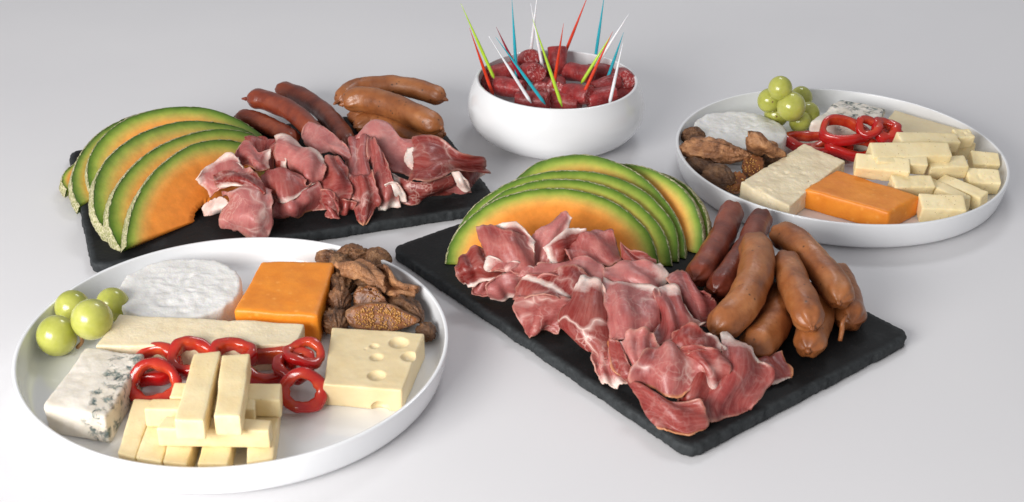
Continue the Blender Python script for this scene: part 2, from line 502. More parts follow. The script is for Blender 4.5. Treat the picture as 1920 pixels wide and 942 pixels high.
BOARD = .008     # top of the slates
FLOOR = .006     # floor of the plates
def sausage(view, pts, r, mat, label, group, tip0=.0, tip1=.0, nub=None, name='sausage'):
    """spine points: picture x, y and the height of the middle in cm over the slate; tip: pinched casing end (m)"""
    r *= 1.07
    if not nub: tip0, tip1 = tip0 or .0016, tip1 or .0016
    P = catmull([vp(view, x, y, BOARD + h * .01) for x, y, h in pts], 12)
    # even spacing
    d = [0]
    for a, b in zip(P, P[1:]): d.append(d[-1] + (b - a).length)
    Ln = d[-1]
    def pos(s):
        if s <= 0: return P[0] + (P[0] - P[1]).normalized() * (-s)
        if s >= Ln: return P[-1] + (P[-1] - P[-2]).normalized() * (s - Ln)
        for i in range(1, len(d)):
            if d[i] >= s: return P[i - 1].lerp(P[i], (s - d[i - 1]) / (d[i] - d[i - 1] + 1e-9))
    ss, rr = [], []
    def cap(tip):
        prof = [(1.0 - math.cos(a * math.pi / 18 * 1.0), math.sin(a * math.pi / 18)) for a in range(1, 10)]
        q = [(r * 1.25 * x, r * y ** 1.05) for x, y in prof]
        return q
    c = cap(0)
    lead = [(-tip0, .0006), (-tip0 * .6, .0012), (-tip0 * .25, r * .2)] if tip0 else []
    for x, q in lead: ss.append(x); rr.append(q)
    for x, q in c: ss.append(x); rr.append(max(q, .0012))
    k = 30
    for i in range(1, k): ss.append(r * 1.25 + (Ln - 2.5 * r) * i / k); rr.append(r)
    for x, q in reversed(c): ss.append(Ln - x); rr.append(max(q, .0012))
    if tip1:
        for x, q in ((tip1 * .25, r * .2), (tip1 * .6, .0012), (tip1, .0006)): ss.append(Ln + x); rr.append(q)
    pts3 = [pos(s) for s in ss]
    rad = [q * (1 + .035 * noise.noise(Vector((s * 90, r * 999, Ln * 77)))) for s, q in zip(ss, rr)]
    pk = [.16 * max(0, 1 - min(s, Ln - s) / (r * 1.5)) + .018 for s in ss]
    o = tube(name, pts3, rad, mat, 36, wob=.0009, wf=80, puck=pk)
    tag(o, label, 'sausage', group)
    if nub:
        q = catmull([vp(view, x, y, BOARD + h * .01) for x, y, h in nub], 6)
        nn = len(q)
        tube('casing_knot', q, [.0017 - .0008 * abs(i / nn - .6) for i in range(nn)], mat, 8, o, .0004, 300)
    return o

def melon_slice(view, Lp, Rp, Tp, tilt, label, group, zl=0.0, zr=0.0, th=.010, cav=.42, roundness=1.0, plane=None, band=1.0):
    A = vp(view, Lp[0], Lp[1], BOARD + zl); B = vp(view, Rp[0], Rp[1], BOARD + zr)
    ch = (B - A).normalized()
    nh = Vector((-ch.y, ch.x, 0)).normalized()
    if nh.dot(Vector((-.25, 1, 0))) < 0: nh = -nh
    up = (nh * math.cos(tilt) + Vector((0, 0, 1)) * math.sin(tilt)).normalized()
    n = ch.cross(up).normalized()
    if n.dot(CAM - A) < 0: n = -n
    if plane:
        q0, n = plane
        A, B = at_plane(*full(view, *Lp), q0, n), at_plane(*full(view, *Rp), q0, n)
        ch = (B - A).normalized(); up = n.cross(ch)
        if up.z < 0: up = -up
    T = at_plane(*full(view, *Tp), A, n)
    Mid = (A + B) / 2
    ex, ey = (B - A) / 2, T - Mid
    K, J = 64, 14
    verts, faces, rr = [], [], []
    rmin = cav
    def P(t, rad, back):
        c, s = math.cos(t), math.sin(t)
        w = 1 + .012 * noise.noise(Vector((c * 3, s * 3, A.x * 50)))
        p = Mid - ex * (c * rad * w) + ey * ((abs(s) ** roundness) * rad * w if rad > .999 else s ** roundness * rad * w)
        if rad <= rmin + 1e-6:
            p += ch * (.0012 * noise.noise(Vector((t * 6, 1, A.y * 50))))+ up * (.0012 * noise.noise(Vector((t * 7, 5, A.y * 50))))
        return p - n * back
    layers = [(0.0, .0), (th * .06, .0), (th * .94, .0), (th, .0)]
    # front face, back face
    def ring_face(back, flip):
        base = len(verts)
        for i in range(K + 1):
            t = math.pi * i / K
            for j in range(J + 1):
                rad = rmin + (1 - rmin) * (j / J) ** .85
                p = P(t, rad, back)
                bul = .0006 * noise.noise(p * 90)
                verts.append(p + n * (bul if not flip else -bul)); rr.append(1 - (1 - rad) * band)
        for i in range(K):
            for j in range(J):
                a = base + i * (J + 1) + j
                f = (a, a + 1, a + J + 2, a + J + 1)
                faces.append(f[::-1] if flip else f)
        return base
    f0 = ring_face(0, False); f1 = ring_face(th, True)
    for i in range(K):            # cavity side and the two end faces
        a, b = f0 + i * (J + 1), f1 + i * (J + 1)
        faces.append((a, a + J + 1, b + J + 1, b))
    for j in range(J):
        faces.append((f0 + j, f1 + j, f1 + j + 1, f0 + j + 1))
        a, b = f0 + K * (J + 1) + j, f1 + K * (J + 1) + j
        faces.append((a, a + 1, b + 1, b))
    root = empty('melon_slice', (Mid.x, Mid.y, BOARD))
    tag(root, label, 'melon slice', group)
    mesh_obj('flesh', verts, faces, M['melon'], root, attrs={'r': rr})
    # rind: skin round the outside, standing proud by a hair
    rv, rf = [], []
    Q = [(-.0003, -.0005), (.0003, .0004), (th * .5, .0006), (th - .0004, .0007), (th + .0004, -.0007)]
    K2 = 160
    for i in range(K2 + 1):
        t = math.pi * i / K2
        c, s = math.cos(t), math.sin(t)
        o = P(t, 1.0, 0)
        outd = (-ex.normalized() * c * (ey.length / ex.length) + ey.normalized() * s).normalized()
        for bk, pr in Q:
            p = o - n * bk + outd * pr
            p += outd * (.0005 * noise.noise(p * 420)) + n * (.0005 * noise.noise(p * 300 + Vector((3, 3, 3))) if bk < .001 else 0)
            rv.append(p)
    m = len(Q)
    for i in range(K2):
        for j in range(m - 1):
            a = i * m + j
            rf.append((a, a + m, a + m + 1, a + 1))
    mesh_obj('rind', rv, rf, M['rind'], root)
    return A, n

HAM_N = 9
def ham(view, rows, label, group, fat='', veins=.5, rind='', tuck=None, fatw=.3, parent=None, name='ham_slice', allfat=False, wr=.0012, base=None, mat=None, thick=.0009, cat='ham', tone=1.0, grow=1.13):
    """thin cured slice: rows of picture x, y and height in cm over the slate, from its back edge to its front edge"""
    BOARD_ = BOARD if base is None else base
    G = [[vp(view, x, y, BOARD_ + h * .01 + .0012) for x, y, h in r] for r in rows]
    cg = sum((q for r_ in G for q in r_), Vector()) / sum(len(r_) for r_ in G)
    G = [[cg + (q - cg) * (grow if not parent else 1.05) for q in r_] for r_ in G]
    if tuck is None: tuck = (len(label) % 4 == 0)
    if tuck:
        first = []
        for p, q in zip(G[0], G[1]):
            away = Vector((p.x, p.y, 0)).normalized()
            t = p + away * .0075 - Vector((0, 0, .0065)); t.z = max(t.z, BOARD_ + .002); first.append(t)
        G = [first] + G
    nc = len(G[0]); m = max(4, int(30 / (nc - 1)))
    G = [catmull(r, m) for r in G]
    cols = list(zip(*G)); mr = max(4, int(30 / (len(G) - 1)))
    cols = [catmull(list(c), mr) for c in cols]
    nu, nv = len(cols), len(cols[0])
    rs = random.Random(int(rows[0][0][0] * 7 + rows[0][0][1] * 3 + nc))
    fdir, nfold, fk = rs.uniform(-.9, .9), rs.uniform(1.3, 2.4), rs.uniform(.7, 1.4)
    if parent: fk = .3
    sd = rs.uniform(0, 50) + 0 * noise.cell(Vector((rows[0][0][0], rows[0][0][1], len(label)))) * 50
    verts, fa, rd, ve, rim, su, sv = [], [], [], [], [], [], []
    swap = rs.random() < .6
    wid = [(cols[-1][nv // 2] - cols[0][nv // 2]).length, (cols[nu // 2][-1] - cols[nu // 2][0]).length]
    for i in range(nu):
        for j in range(nv):
            p = cols[i][j]
            a, b = cols[max(i - 1, 0)][j], cols[min(i + 1, nu - 1)][j]
            c, d = cols[i][max(j - 1, 0)], cols[i][min(j + 1, nv - 1)]
            nrm = (b - a).cross(d - c)
            nrm = nrm.normalized() if nrm.length > 1e-12 else Vector((0, 0, 1))
            if nrm.dot(CAM - p) < 0: nrm = -nrm
            s = Vector((sd, sd * .3, 0))
            u, v = i / (nu - 1), j / (nv - 1)
            ruf = noise.noise(p * 75 + s) * 1.0 + noise.noise(p * 190 + s) * .42
            ridge = 1 - abs(noise.noise(p * 60 + s * 2)) * 2.6
            e = min(u, 1 - u, v, 1 - v)
            ph = sd * 1.7 + .8 * noise.noise(p * 40 + s)
            fold = math.sin(2 * math.pi * (nfold * (u * math.cos(fdir) + v * math.sin(fdir))) + ph * 2)
            fold = math.copysign(abs(fold) ** .8, fold)
            curl = max(0, 1 - e / .22) ** 2 * (noise.noise(p * 70 + s * 3) * 2.2 + .35)
            q = p + nrm * wr * (.55 * ruf + .35 * max(0, ridge) + fk * fold + 2.2 * curl)
            if e < 1e-6:   # ragged outline
                cen = cols[nu // 2][nv // 2]
                q += (cen - p).normalized() * (.0011 * (noise.noise(p * 260 + s) + .7 * noise.noise(p * 700 + s)) + .0003)
            q.z = max(q.z, BOARD_ + .0009)
            verts.append(q)
            f = 0.0
            w = fatw * 1.35
            if allfat: f = 1.0
            for ch, dist in (('l', u), ('r', 1 - u), ('b', v - (.22 if tuck else 0)), ('f', 1 - v)):
                if ch in fat: f = max(f, 1 - abs(dist) / w)
            if 'd' in fat: f = max(f, 1 - abs(u - v) / (w * .6))
            if 'm' in fat: f = max(f, 1 - abs(u - .5) / (w * .5))
            fa.append(max(0, f)); 
            k = 0.0
            for ch, dist in (('l', u), ('r', 1 - u), ('b', v), ('f', 1 - v)):
                if ch in rind: k = max(k, 1 - dist / .10)
            rd.append(max(0, k)); ve.append(veins); su.append(u * wid[0] / .05 if swap else v * wid[1] / .05); sv.append(v if swap else u); rim.append(max(0, 1 - e / .05))
    faces = [(i * nv + j, (i + 1) * nv + j, (i + 1) * nv + j + 1, i * nv + j + 1) for i in range(nu - 1) for j in range(nv - 1)]
    o = mesh_obj(name, verts, faces, mat or M['ham'], parent, attrs={'fat': fa, 'rind': rd, 'veins': ve, 'rim': rim, 'su': su, 'sv': sv, 'tone': [tone] * len(verts)})
    sm = o.modifiers.new('thickness', 'SOLIDIFY'); sm.thickness = thick; sm.offset = 0
    if not parent: tag(o, label, cat, group)
    return o

def blob(name, cen, axes, mat, amp=.15, freq=90, n=28, parent=None, clip=None, seed=0, mats=None, attrs=None, ridges=0, rdir=None, pinch=0):
    """uneven rounded body; axes: three vectors (half lengths); clip=(point, normal) cuts it flat"""
    verts, faces, fm = [], [], []
    cen = Vector(cen); ax = [Vector(a) for a in axes]; sc = min(a.length for a in ax)
    nn = n * 2
    for j in range(n + 1):
        th = math.pi * j / n
        for i in range(nn):
            ph = 2 * math.pi * i / nn
            d = (math.cos(th), math.sin(th) * math.cos(ph), math.sin(th) * math.sin(ph))
            k = 1 - pinch * max(0, d[0]) ** 2
            p = cen + ax[0] * d[0] * (1 + pinch * .35 * max(0, d[0]) ** 3) + ax[1] * d[1] * k + ax[2] * d[2] * k
            out = (p - cen).normalized()
            s = Vector((seed * 2.3, seed, seed * .7))
            dv = noise.noise(p * freq + s) + .5 * noise.noise(p * freq * 2.3 + s)
            if ridges:
                dv += ridges * (abs(math.sin(ph * 5.5 + 5 * noise.noise(p * 60 + s))) - .5) * math.sin(th)
                dv += ridges * .8 * (.5 - abs(noise.noise(Vector((d[0] * 2.0, d[1] * 5, d[2] * 5)) + s)) * 2)
            verts.append(p + out * dv * sc * amp)
    cutv = [0.0] * len(verts)
    if clip:
        cp_, cn = Vector(clip[0]), Vector(clip[1]).normalized()
        for k, v in enumerate(verts):
            dd = (v - cp_).dot(cn)
            if dd > 0: verts[k] = v - cn * (dd - .0006 * noise.noise(v * 200)); cutv[k] = 1.0
    for j in range(n):
        for i in range(nn):
            k = (i + 1) % nn
            f = (j * nn + i, (j + 1) * nn + i, (j + 1) * nn + k, j * nn + k)
            faces.append(f)
            fm.append(1 if (clip and mats and sum(cutv[q] for q in f) >= 3) else 0)
    at_ = {'cut': cutv}
    for k, val in (attrs or {}).items(): at_[k] = [val] * len(verts)
    return mesh_obj(name, verts, faces, mat, parent, attrs=at_, mats=mats, fmat=fm if mats else None)

def icodots(name, pts, r, mat, parent):
    """many tiny seeds joined into one part"""
    bm = bmesh.new(); bmesh.ops.create_icosphere(bm, subdivisions=1, radius=1)
    bv = [v.co.copy() for v in bm.verts]; bm.verts.index_update(); bf = [[v.index for v in f.verts] for f in bm.faces]; bm.free()
    V, F = [], []
    for p in pts:
        o = len(V); k = r * random.uniform(.7, 1.2)
        V += [p + v * k for v in bv]; F += [[i + o for i in f] for f in bf]
    ob = mesh_obj(name, V, F, mat, parent); ob['kind'] = 'stuff'; return ob
def fig(cen, axes, label, group, tone=1.0, seed=0, clip=None, seeds=0, ridges=1.1, amp=.20, pinch=.35):
    z0 = Vector(cen)
    o = blob('dried_fig', cen, axes, M['fig'], amp, 85, 26, None, clip, seed, [M['fig'], M['fig_flesh']], {'tone': tone}, ridges, None, pinch)
    tag(o, label, 'fig', group)
    if clip and seeds:
        cp_, cn = Vector(clip[0]), Vector(clip[1]).normalized()
        me = o.data; base = o.location
        cand = []
        for p in me.polygons:
            if p.material_index == 1: cand.append((p.center + base, p.area))
        rs = random.Random(seed); pts = []
        if cand:
            c0 = sum((c for c, a in cand), Vector()) / len(cand)
            for q in range(seeds):
                c, a = rs.choices(cand, [a for c, a in cand])[0]
                c = c + (Vector((rs.uniform(-1, 1), rs.uniform(-1, 1), rs.uniform(-1, 1)))) * .0015
                c = c0 + (c - c0) * .86
                pts.append(c - cn * ((c - cp_).dot(cn) - .0002))
            icodots('seeds', pts, .00075, M['fig_seed'], o)
    return o

def pepper_ring(cen, nrm, rx, ry, yaw, label, group, hgt=.008, wall=.0066, seed=0, lob=.035, pull=0):
    cen, nrm = Vector(cen), Vector(nrm).normalized()
    a = nrm.cross(Vector((math.sin(yaw), -math.cos(yaw), 0)))
    a = a.normalized(); a, b = nrm.cross(a).normalized(), a
    K = 72; verts, faces = [], []
    prof = []
    for k in range(14):      # rounded band section: outward x, along normal y
        t = 2 * math.pi * k / 14
        x, y = math.cos(t), math.sin(t)
        prof.append((abs(x) ** .7 * math.copysign(1, x) * wall / 2, abs(y) ** .6 * math.copysign(1, y) * hgt / 2))
    for i in range(K):
        t = 2 * math.pi * i / K
        k = 1 + lob * math.sin(3 * t + seed) + lob * .5 * math.sin(5 * t + seed * 2)
        r1, r2 = rx * k, ry * k
        o = cen + a * (r1 * math.cos(t)) + b * (r2 * math.sin(t)) + nrm * (.0016 * math.sin(2 * t + seed))
        d = (a * math.cos(t) * ry + b * math.sin(t) * rx).normalized()
        thick = 1.0 + .45 * noise.noise(Vector((math.cos(t) * 2, math.sin(t) * 2, seed)))
        for x, y in prof:
            lean = d * (y * pull)
            verts.append(o + d * (x * thick) + nrm * y + lean)
    m = len(prof)
    for i in range(K):
        for j in range(m):
            ii, jj = (i + 1) % K, (j + 1) % m
            faces.append((i * m + j, ii * m + j, ii * m + jj, i * m + jj))
    inn = [max(0, min(1, .5 - x / wall * 1.1)) for _ in range(K) for x, y in prof]
    o = mesh_obj('pepper_ring', verts, faces, M['pepper'], attrs={'inner': inn})
    return tag(o, label, 'pepper ring', group)

# ------------------------------------------------------------------ the table
def table():
    n, V, F = 60, [], []
    for j in range(n + 1):
        for i in range(n + 1):
            x, y = -3 + 6 * i / n, -1.0 + 6 * j / n
            V.append((x, y, 0.0))
    for j in range(n):
        for i in range(n):
            a = j * (n + 1) + i
            F.append((a, a + 1, a + n + 2, a + n + 1))
    o = mesh_obj('table_top', V, F, M['table'])
    tag(o, 'matt white table top under the platters', kind='structure')
table()

# ------------------------------------------------------------------ slates
def slate(p0, ex, ey, label, seed):
    """p0: corner on the table, ex/ey: edge vectors"""
    p0, ex, ey = Vector(p0), Vector(ex), Vector(ey)
    lx, ly = ex.length, ey.length
    ux, uy = ex.normalized(), ey.normalized()
    rc = .010; pts = []
    def seg(a, b, k):
        for i in range(k): pts.append(a.lerp(b, i / k))
    cs = [(rc, rc, math.pi, 1.5 * math.pi), (lx - rc, rc, 1.5 * math.pi, 2 * math.pi), (lx - rc, ly - rc, 0, .5 * math.pi), (rc, ly - rc, .5 * math.pi, math.pi)]
    loop = []
    for cx, cy, a0, a1 in cs:
        for i in range(9):
            a = a0 + (a1 - a0) * i / 8
            loop.append(Vector((cx + rc * math.cos(a), cy + rc * math.sin(a), 0)))
    out = []
    for i, a in enumerate(loop):
        b = loop[(i + 1) % len(loop)]; k = max(1, int((b - a).length / .0016))
        for q in range(k): out.append(a.lerp(b, q / k))
    c = Vector((lx / 2, ly / 2, 0)); n = len(out)
    rings = [(-.0008, .0006, 1), (.0, .0018, 1), (.0, .0058, 1), (-.0005, .0072, 1), (-.0012, .0079, .9), (-.005, .0080, 0)]
    V, F, E = [], [], []
    for k, (ins, z, e) in enumerate(rings):
        for i, p in enumerate(out):
            d = (out[(i + 1) % n] - out[i - 1]).normalized(); o2 = Vector((d.y, -d.x, 0))
            w = Vector((p.x, p.y, seed * 7.0))
            jag = noise.noise(w * 60) * .0009 + noise.noise(w * 260) * .0006 + noise.noise(w * 600) * .0007
            chip = max(0, noise.noise(w * 150 + Vector((0, 0, k * .9))) - .15) * .004 if 0 < k < 5 else 0
            q = p + o2 * (ins + jag - chip)
            V.append(p0 + ux * q.x + uy * q.y + Vector((0, 0, z))); E.append(e)
    for s in (.8, .55, .3, .1):
        for i in range(n):
            q = c + (out[i] - c) * s
            V.append(p0 + ux * q.x + uy * q.y + Vector((0, 0, .0080))); E.append(0)
    m = len(rings) + 4
    for j in range(m - 1):
        for i in range(n):
            k = (i + 1) % n
            F.append((j * n + i, j * n + k, (j + 1) * n + k, (j + 1) * n + i))
    F.append(tuple((m - 1) * n + i for i in range(n))); F.append(tuple(range(n))[::-1])
    o = mesh_obj('slate_board', V, F, M['slate'], attrs={'edge': E})
    return tag(o, label, 'slate board', 'slate boards')
b1a, b1b = at(172, 500, .008), at(127, 283, .008)
d1 = (b1b - b1a).normalized(); e1 = Vector((d1.y, -d1.x, 0)); b1a.z = 0
slate(b1a, e1 * .30, d1 * .20, 'black slate board at the back left under melon, ham and long sausages', 1)
b2a, b2l, b2r = at(1295, 846, .008), at(727, 462, .008), at(1712, 625, .008)
d2 = (b2l - b2a).normalized(); e2 = Vector((d2.y, -d2.x, 0)); b2a.z = 0
slate(b2a, e2 * .203, d2 * .30, 'black slate board at the front right under melon, ham and plump brown sausages', 2)

# ------------------------------------------------------------------ dishes
P1C, P2C = Vector((-.1677, .7149, 0)), Vector((.2595, 1.0092, 0))
def plate(c, label):
    pr = [(.0, .0012), (.112, .0012), (.1135, .0), (.1180, .0), (.1195, .0012)]
    pr += smooth_profile([(.1195, .0012), (.1258, .003), (.1282, .0110), (.1296, .0195), (.1300, .0230)], 2)[1:]
    pr += [(.1300, .0236), (.1295, .0240), (.1282, .0240), (.1275, .0236)]
    pr += smooth_profile([(.1275, .0236), (.1262, .0145), (.1240, .0064), (.112, FLOOR), (.09, FLOOR)], 3)[1:] + [(.05, FLOOR), (.01, FLOOR)]
    return tag(lathe('plate', pr, c, M['porcelain'], 160), label, 'plate', 'white cheese plates')
plate(P1C, 'round white rimmed plate of cheeses at the front left')
plate(P2C, 'round white rimmed plate of cheeses at the back right')
BC = at(1044, 147, .0525); BC.z = 0
pr = [(.0, .0014), (.040, .0014), (.041, .0), (.0445, .0), (.046, .001)]
pr += smooth_profile([(.046, .001), (.060, .006), (.0705, .018), (.0732, .030), (.0715, .044), (.0675, .056), (.0665, .0592)], 3)[1:]
pr += [(.0664, .0598), (.0657, .0603), (.0645, .0603), (.0637, .0597)]
pr += smooth_profile([(.0637, .0597), (.066, .046), (.068, .032), (.065, .018), (.054, .008), (.03, .006)], 3)[1:] + [(.01, .006)]
pr = [(r * 1.018, z * .875) for r, z in pr]
tag(lathe('bowl', pr, BC, M['porcelain'], 128), 'white porcelain bowl full of salami pieces and cocktail picks', 'bowl')

# ------------------------------------------------------------------ melon
g = 'melon slices on the back left slate'
D = dict(
 f5=((45, 505), (330, 330), (95, 350), 22), f4=((120, 600), (800, 150), (290, 140), 26),
 f3=((215, 575), (1190, 235), (480, 64), 30), f2=((325, 808), (1210, 250), (430, 203), 36),
 f1=((358, 848), (1240, 275), (560, 264), 41), f0=((385, 830), (1250, 500), (790, 240), 46))
names = dict(f5='small end slice of melon, farthest left, at the corner of the back left slate',
 f4='melon slice with a patch of netted rind, second from the left on the back slate',
 f3='tallest melon slice in the fan on the back left slate, third from the left',
 f2='melon slice with a broad tan rind edge near the middle of the left fan',
 f1='melon slice just behind the frontmost one in the left fan',
 f0='frontmost melon slice of the left fan with a wide orange face beside the ham')
for i, k in enumerate(('f5', 'f4', 'f3', 'f2', 'f1', 'f0')):
    a, b, t, ti = D[k]
    pl = None
    if k == 'f0': pl = (q0 + nn * .0095, nn)
    q0, nn = melon_slice('B6', a, b, t, R(ti), names[k], g, zl=.001, zr=.004 + .001 * i, th=.008, cav=.16, plane=pl, band=1.35)
g = 'melon slices on the front right slate'
D = [((58, 775), (1535, 800), (815, 252), 46, 'frontmost melon slice on the front slate with a broad yellow orange face behind the ham'),
     ((150, 700), (1625, 790), (905, 190), 46, 'melon slice directly behind the frontmost one on the front slate'),
     ((115, 625), (1668, 762), (1000, 132), 46, 'melon slice whose green rind runs far down the left side of the front fan'),
     ((400, 500), (1715, 738), (1080, 30), 48, 'melon slice forming the top of the fan on the front slate'),
     ((800, 440), (1828, 710), (1420, 100), 53, 'melon slice second from the back on the front slate with a dark green shoulder'),
     ((1050, 410), (1862, 668), (1560, 150), 55, 'darkest melon slice, a sliver behind all the others by the red sausages')]
for i, (a, b, t, ti, lab) in enumerate(D):
    melon_slice('B7', a, b, t, R(ti), lab, g, zl=.001, zr=.001, th=.0068, cav=.36, band=1.4 if i else 1.65)

# ------------------------------------------------------------------ sausages
rm, bm_ = M['red_sausage'], M['brown_sausage']
g = 'sausages on the back left slate'
sausage('B5', [(55, 355, .75), (250, 395, .75), (420, 470, .75), (560, 560, .75)], .0070, rm, 'dark red sausage lying lowest and leftmost, next to the melon', g)
sausage('B5', [(150, 205, 2.0), (300, 215, 2.1), (520, 310, 2.0), (700, 470, 1.6), (760, 560, 1.3)], .0078, rm, 'red sausage with a pointed casing tip resting on top in the back left trio', g, tip0=.005)
sausage('B5', [(395, 125, 1.1), (560, 165, 1.1), (760, 290, 1.0), (920, 460, .9), (1010, 600, .8)], .0076, rm, 'rightmost red sausage of the back left trio, curving down to the ham', g)
sausage('B5', [(1000, 340, 1.0), (1250, 390, 1.0), (1500, 450, 1.0), (1800, 500, 1.0)], .0082, bm_, 'brown sausage mostly hidden below the others at the back, its end showing right', g)
sausage('B5', [(1050, 440, 1.0), (1200, 410, 1.0), (1420, 470, 1.0), (1680, 590, .95)], .0084, bm_, 'lower front brown sausage with a pale rounded end touching the ham', g)
sausage('B5', [(910, 225, 1.9), (1080, 115, 2.2), (1400, 95, 2.3), (1640, 140, 2.2), (1800, 205, 2.0)], .0080, bm_, 'rearmost brown sausage with pinched ends at the back of the slate', g, tip0=.006, tip1=.004)
sausage('B5', [(950, 250, 2.5), (1120, 205, 2.8), (1380, 270, 2.8), (1600, 370, 2.7), (1780, 450, 2.4)], .0098, bm_, 'large glossy brown sausage on top of the pile on the back left slate', g, tip0=.003)
g = 'sausages on the front right slate'
sausage('B3', [(420, 290, .8), (300, 430, .8), (180, 560, .8)], .0078, rm, 'red sausage almost hidden under the other two on the front slate', g)
sausage('B3', [(310, 55, 1.3), (235, 240, 1.7), (95, 455, 2.0)], .0084, rm, 'leftmost red sausage on the front slate, beside the melon', g)
sausage('B3', [(470, 100, 1.6), (400, 250, 1.9), (310, 390, 2.1), (205, 520, 2.1)], .0082, rm, 'second red sausage on the front slate, with a shiny rounded end', g)
sausage('B3', [(585, 500, 1.05), (560, 640, 1.05), (490, 760, 1.05), (390, 860, 1.05)], .0105, bm_, 'plump brown sausage at the bottom of the pile beside the ham', g)
sausage('B3', [(800, 480, 1.0), (790, 620, 1.0), (745, 740, 1.0), (720, 850, 1.0)], .0096, bm_, 'brown sausage with a shiny puckered end poking out under the middle one', g)
sausage('B3', [(870, 400, 1.0), (915, 520, 1.0), (965, 700, 1.0)], .0098, bm_, 'brown sausage on the far right with a knotted casing tail hanging from its end', g,
        nub=[(935, 655, 1.9), (912, 690, 1.7), (908, 740, 1.1), (897, 792, .5)])
sausage('B3', [(530, 200, 2.3), (640, 240, 2.7), (780, 380, 2.8), (880, 510, 2.7), (890, 585, 2.6)], .0096, bm_, 'long brown sausage lying across the top right of the front pile', g, tip0=.003)
sausage('B3', [(590, 335, 2.6), (640, 470, 2.9), (700, 600, 2.9), (745, 725, 2.5)], .0096, bm_, 'brown sausage with a split seam at its end in the middle of the front pile', g)
sausage('B3', [(425, 240, 2.8), (440, 380, 3.2), (380, 560, 3.0), (290, 670, 2.6), (200, 755, 2.2)], .0106, bm_, 'curved brown sausage on top of the front pile nearest the ham', g, tip0=.003)

# ------------------------------------------------------------------ cheeses on the front left plate
F1 = FLOOR
def disc_cheese(view, cx, cy, r, h, label, group, seed):
    c = vp(view, cx, cy, F1 + h); c.z = 0
    n, V, F = 110, [], []
    prof = [(0.0, 0), (.97, 0), (1.0, .0015), (1.0, h * .3), (1.005, h * .6), (1.0, h - .0018), (.985, h - .0004), (.96, h)] + [(k / 26, h) for k in range(24, 1, -1)]
    for r_, z in prof[1:]:
        for i in range(n):
            a = 2 * math.pi * i / n
            p = Vector((math.cos(a) * r_ * r, math.sin(a) * r_ * r, z))
            s = Vector((seed, seed, seed))
            k = noise.noise(p * 70 + s) * .0009 + noise.noise(p * 260 + s) * .0007
            q = p * 1.0
            if r_ > .9:
                e = Vector((math.cos(a), math.sin(a), 0)); q += e * (k * 1.1 + (noise.noise(p * 500 + s) * .0006))
            if z > h - .002: q.z += k * .8 + max(0, noise.noise(p * 120 + s) - .3) * -.003
            V.append(c + Vector((q.x, q.y, F1 + max(0, q.z))))
    m = len(prof) - 1
    for j in range(m - 1):
        for i in range(n):
            k = (i + 1) % n
            F.append((j * n + i, j * n + k, (j + 1) * n + k, (j + 1) * n + i))
    F.append(tuple((m - 1) * n + i for i in range(n))); F.append(tuple(range(n))[::-1])
    return tag(mesh_obj('goat_cheese', V, F, M['goat']), label, 'cheese', group)
gg = 'goat cheese rounds'
disc_cheese('R1', 660, 215, .0400, .016, 'round white goat cheese on the front left plate beside the grapes', gg, 1)
tag(prism('cheddar_block', 'R2', [(175, 116), (446, 118), (387, 318), (76, 298)], F1, F1 + .021, .0022, .0006, M['cheddar'], n=26, seed=2),
    'orange cheddar block on the front left plate in front of the figs', 'cheese', 'orange cheddar blocks')
tag(prism('cheese_bar', 'R1', [(440, 312), (1122, 347), (1086, 424), (352, 430)], F1, F1 + .019, .0010, .0006, M['slab'], n=60, seed=3, chip=.002),
    'long pale cheese bar lying between the goat cheese and the pepper rings', 'cheese')
def mould1(p):
    a = vp('R1', 500, 460, .02); b = vp('R1', 395, 690, .02)
    d = (b - a).normalized(); q = p - a; t = q.dot(d); e = (Vector((q.x, q.y, 0)) - Vector((d.x, d.y, 0)) * t).length
    return max(0, 1 - e / .017)
tag(prism('blue_cheese', 'R1', [(312, 432), (530, 455), (392, 690), (156, 648)], F1, F1 + .0195, .0022, .0011, M['blue'], n=34, seed=4, attrs={'mould': mould1}),
    'blue veined cheese wedge on the front left plate below the grapes', 'cheese', 'blue cheese wedges')
dn = []
for x, y, r, dp in ((682, 418, .0080, .0034), (722, 469, .0066, .0030), (600, 471, .0052, .0024), (592, 430, .0036, .0018), (600, 538, .0068, .0032), (560, 440, .0018, .0007)):
    c = vp('R2', x, y, F1 + .018); c.z += r - dp * .9 if r > dp else 0
    dn.append((c, r))
dn.append((vp('R2', 614, 664, F1 + .0018), .0058))
tag(prism('holed_cheese', 'R2', [(436, 360), (778, 382), (729, 605), (405, 572)], F1, F1 + .018, .0012, .0004, M['swiss'], n=84, seed=5, dents=dn, foot={2: (695, 676), 3: (392, 645)}, within=(P1C, .1165)),
    'block of pale cheese with round holes on the right of the front left plate', 'cheese')
gs = 'cheese sticks on the front left plate'
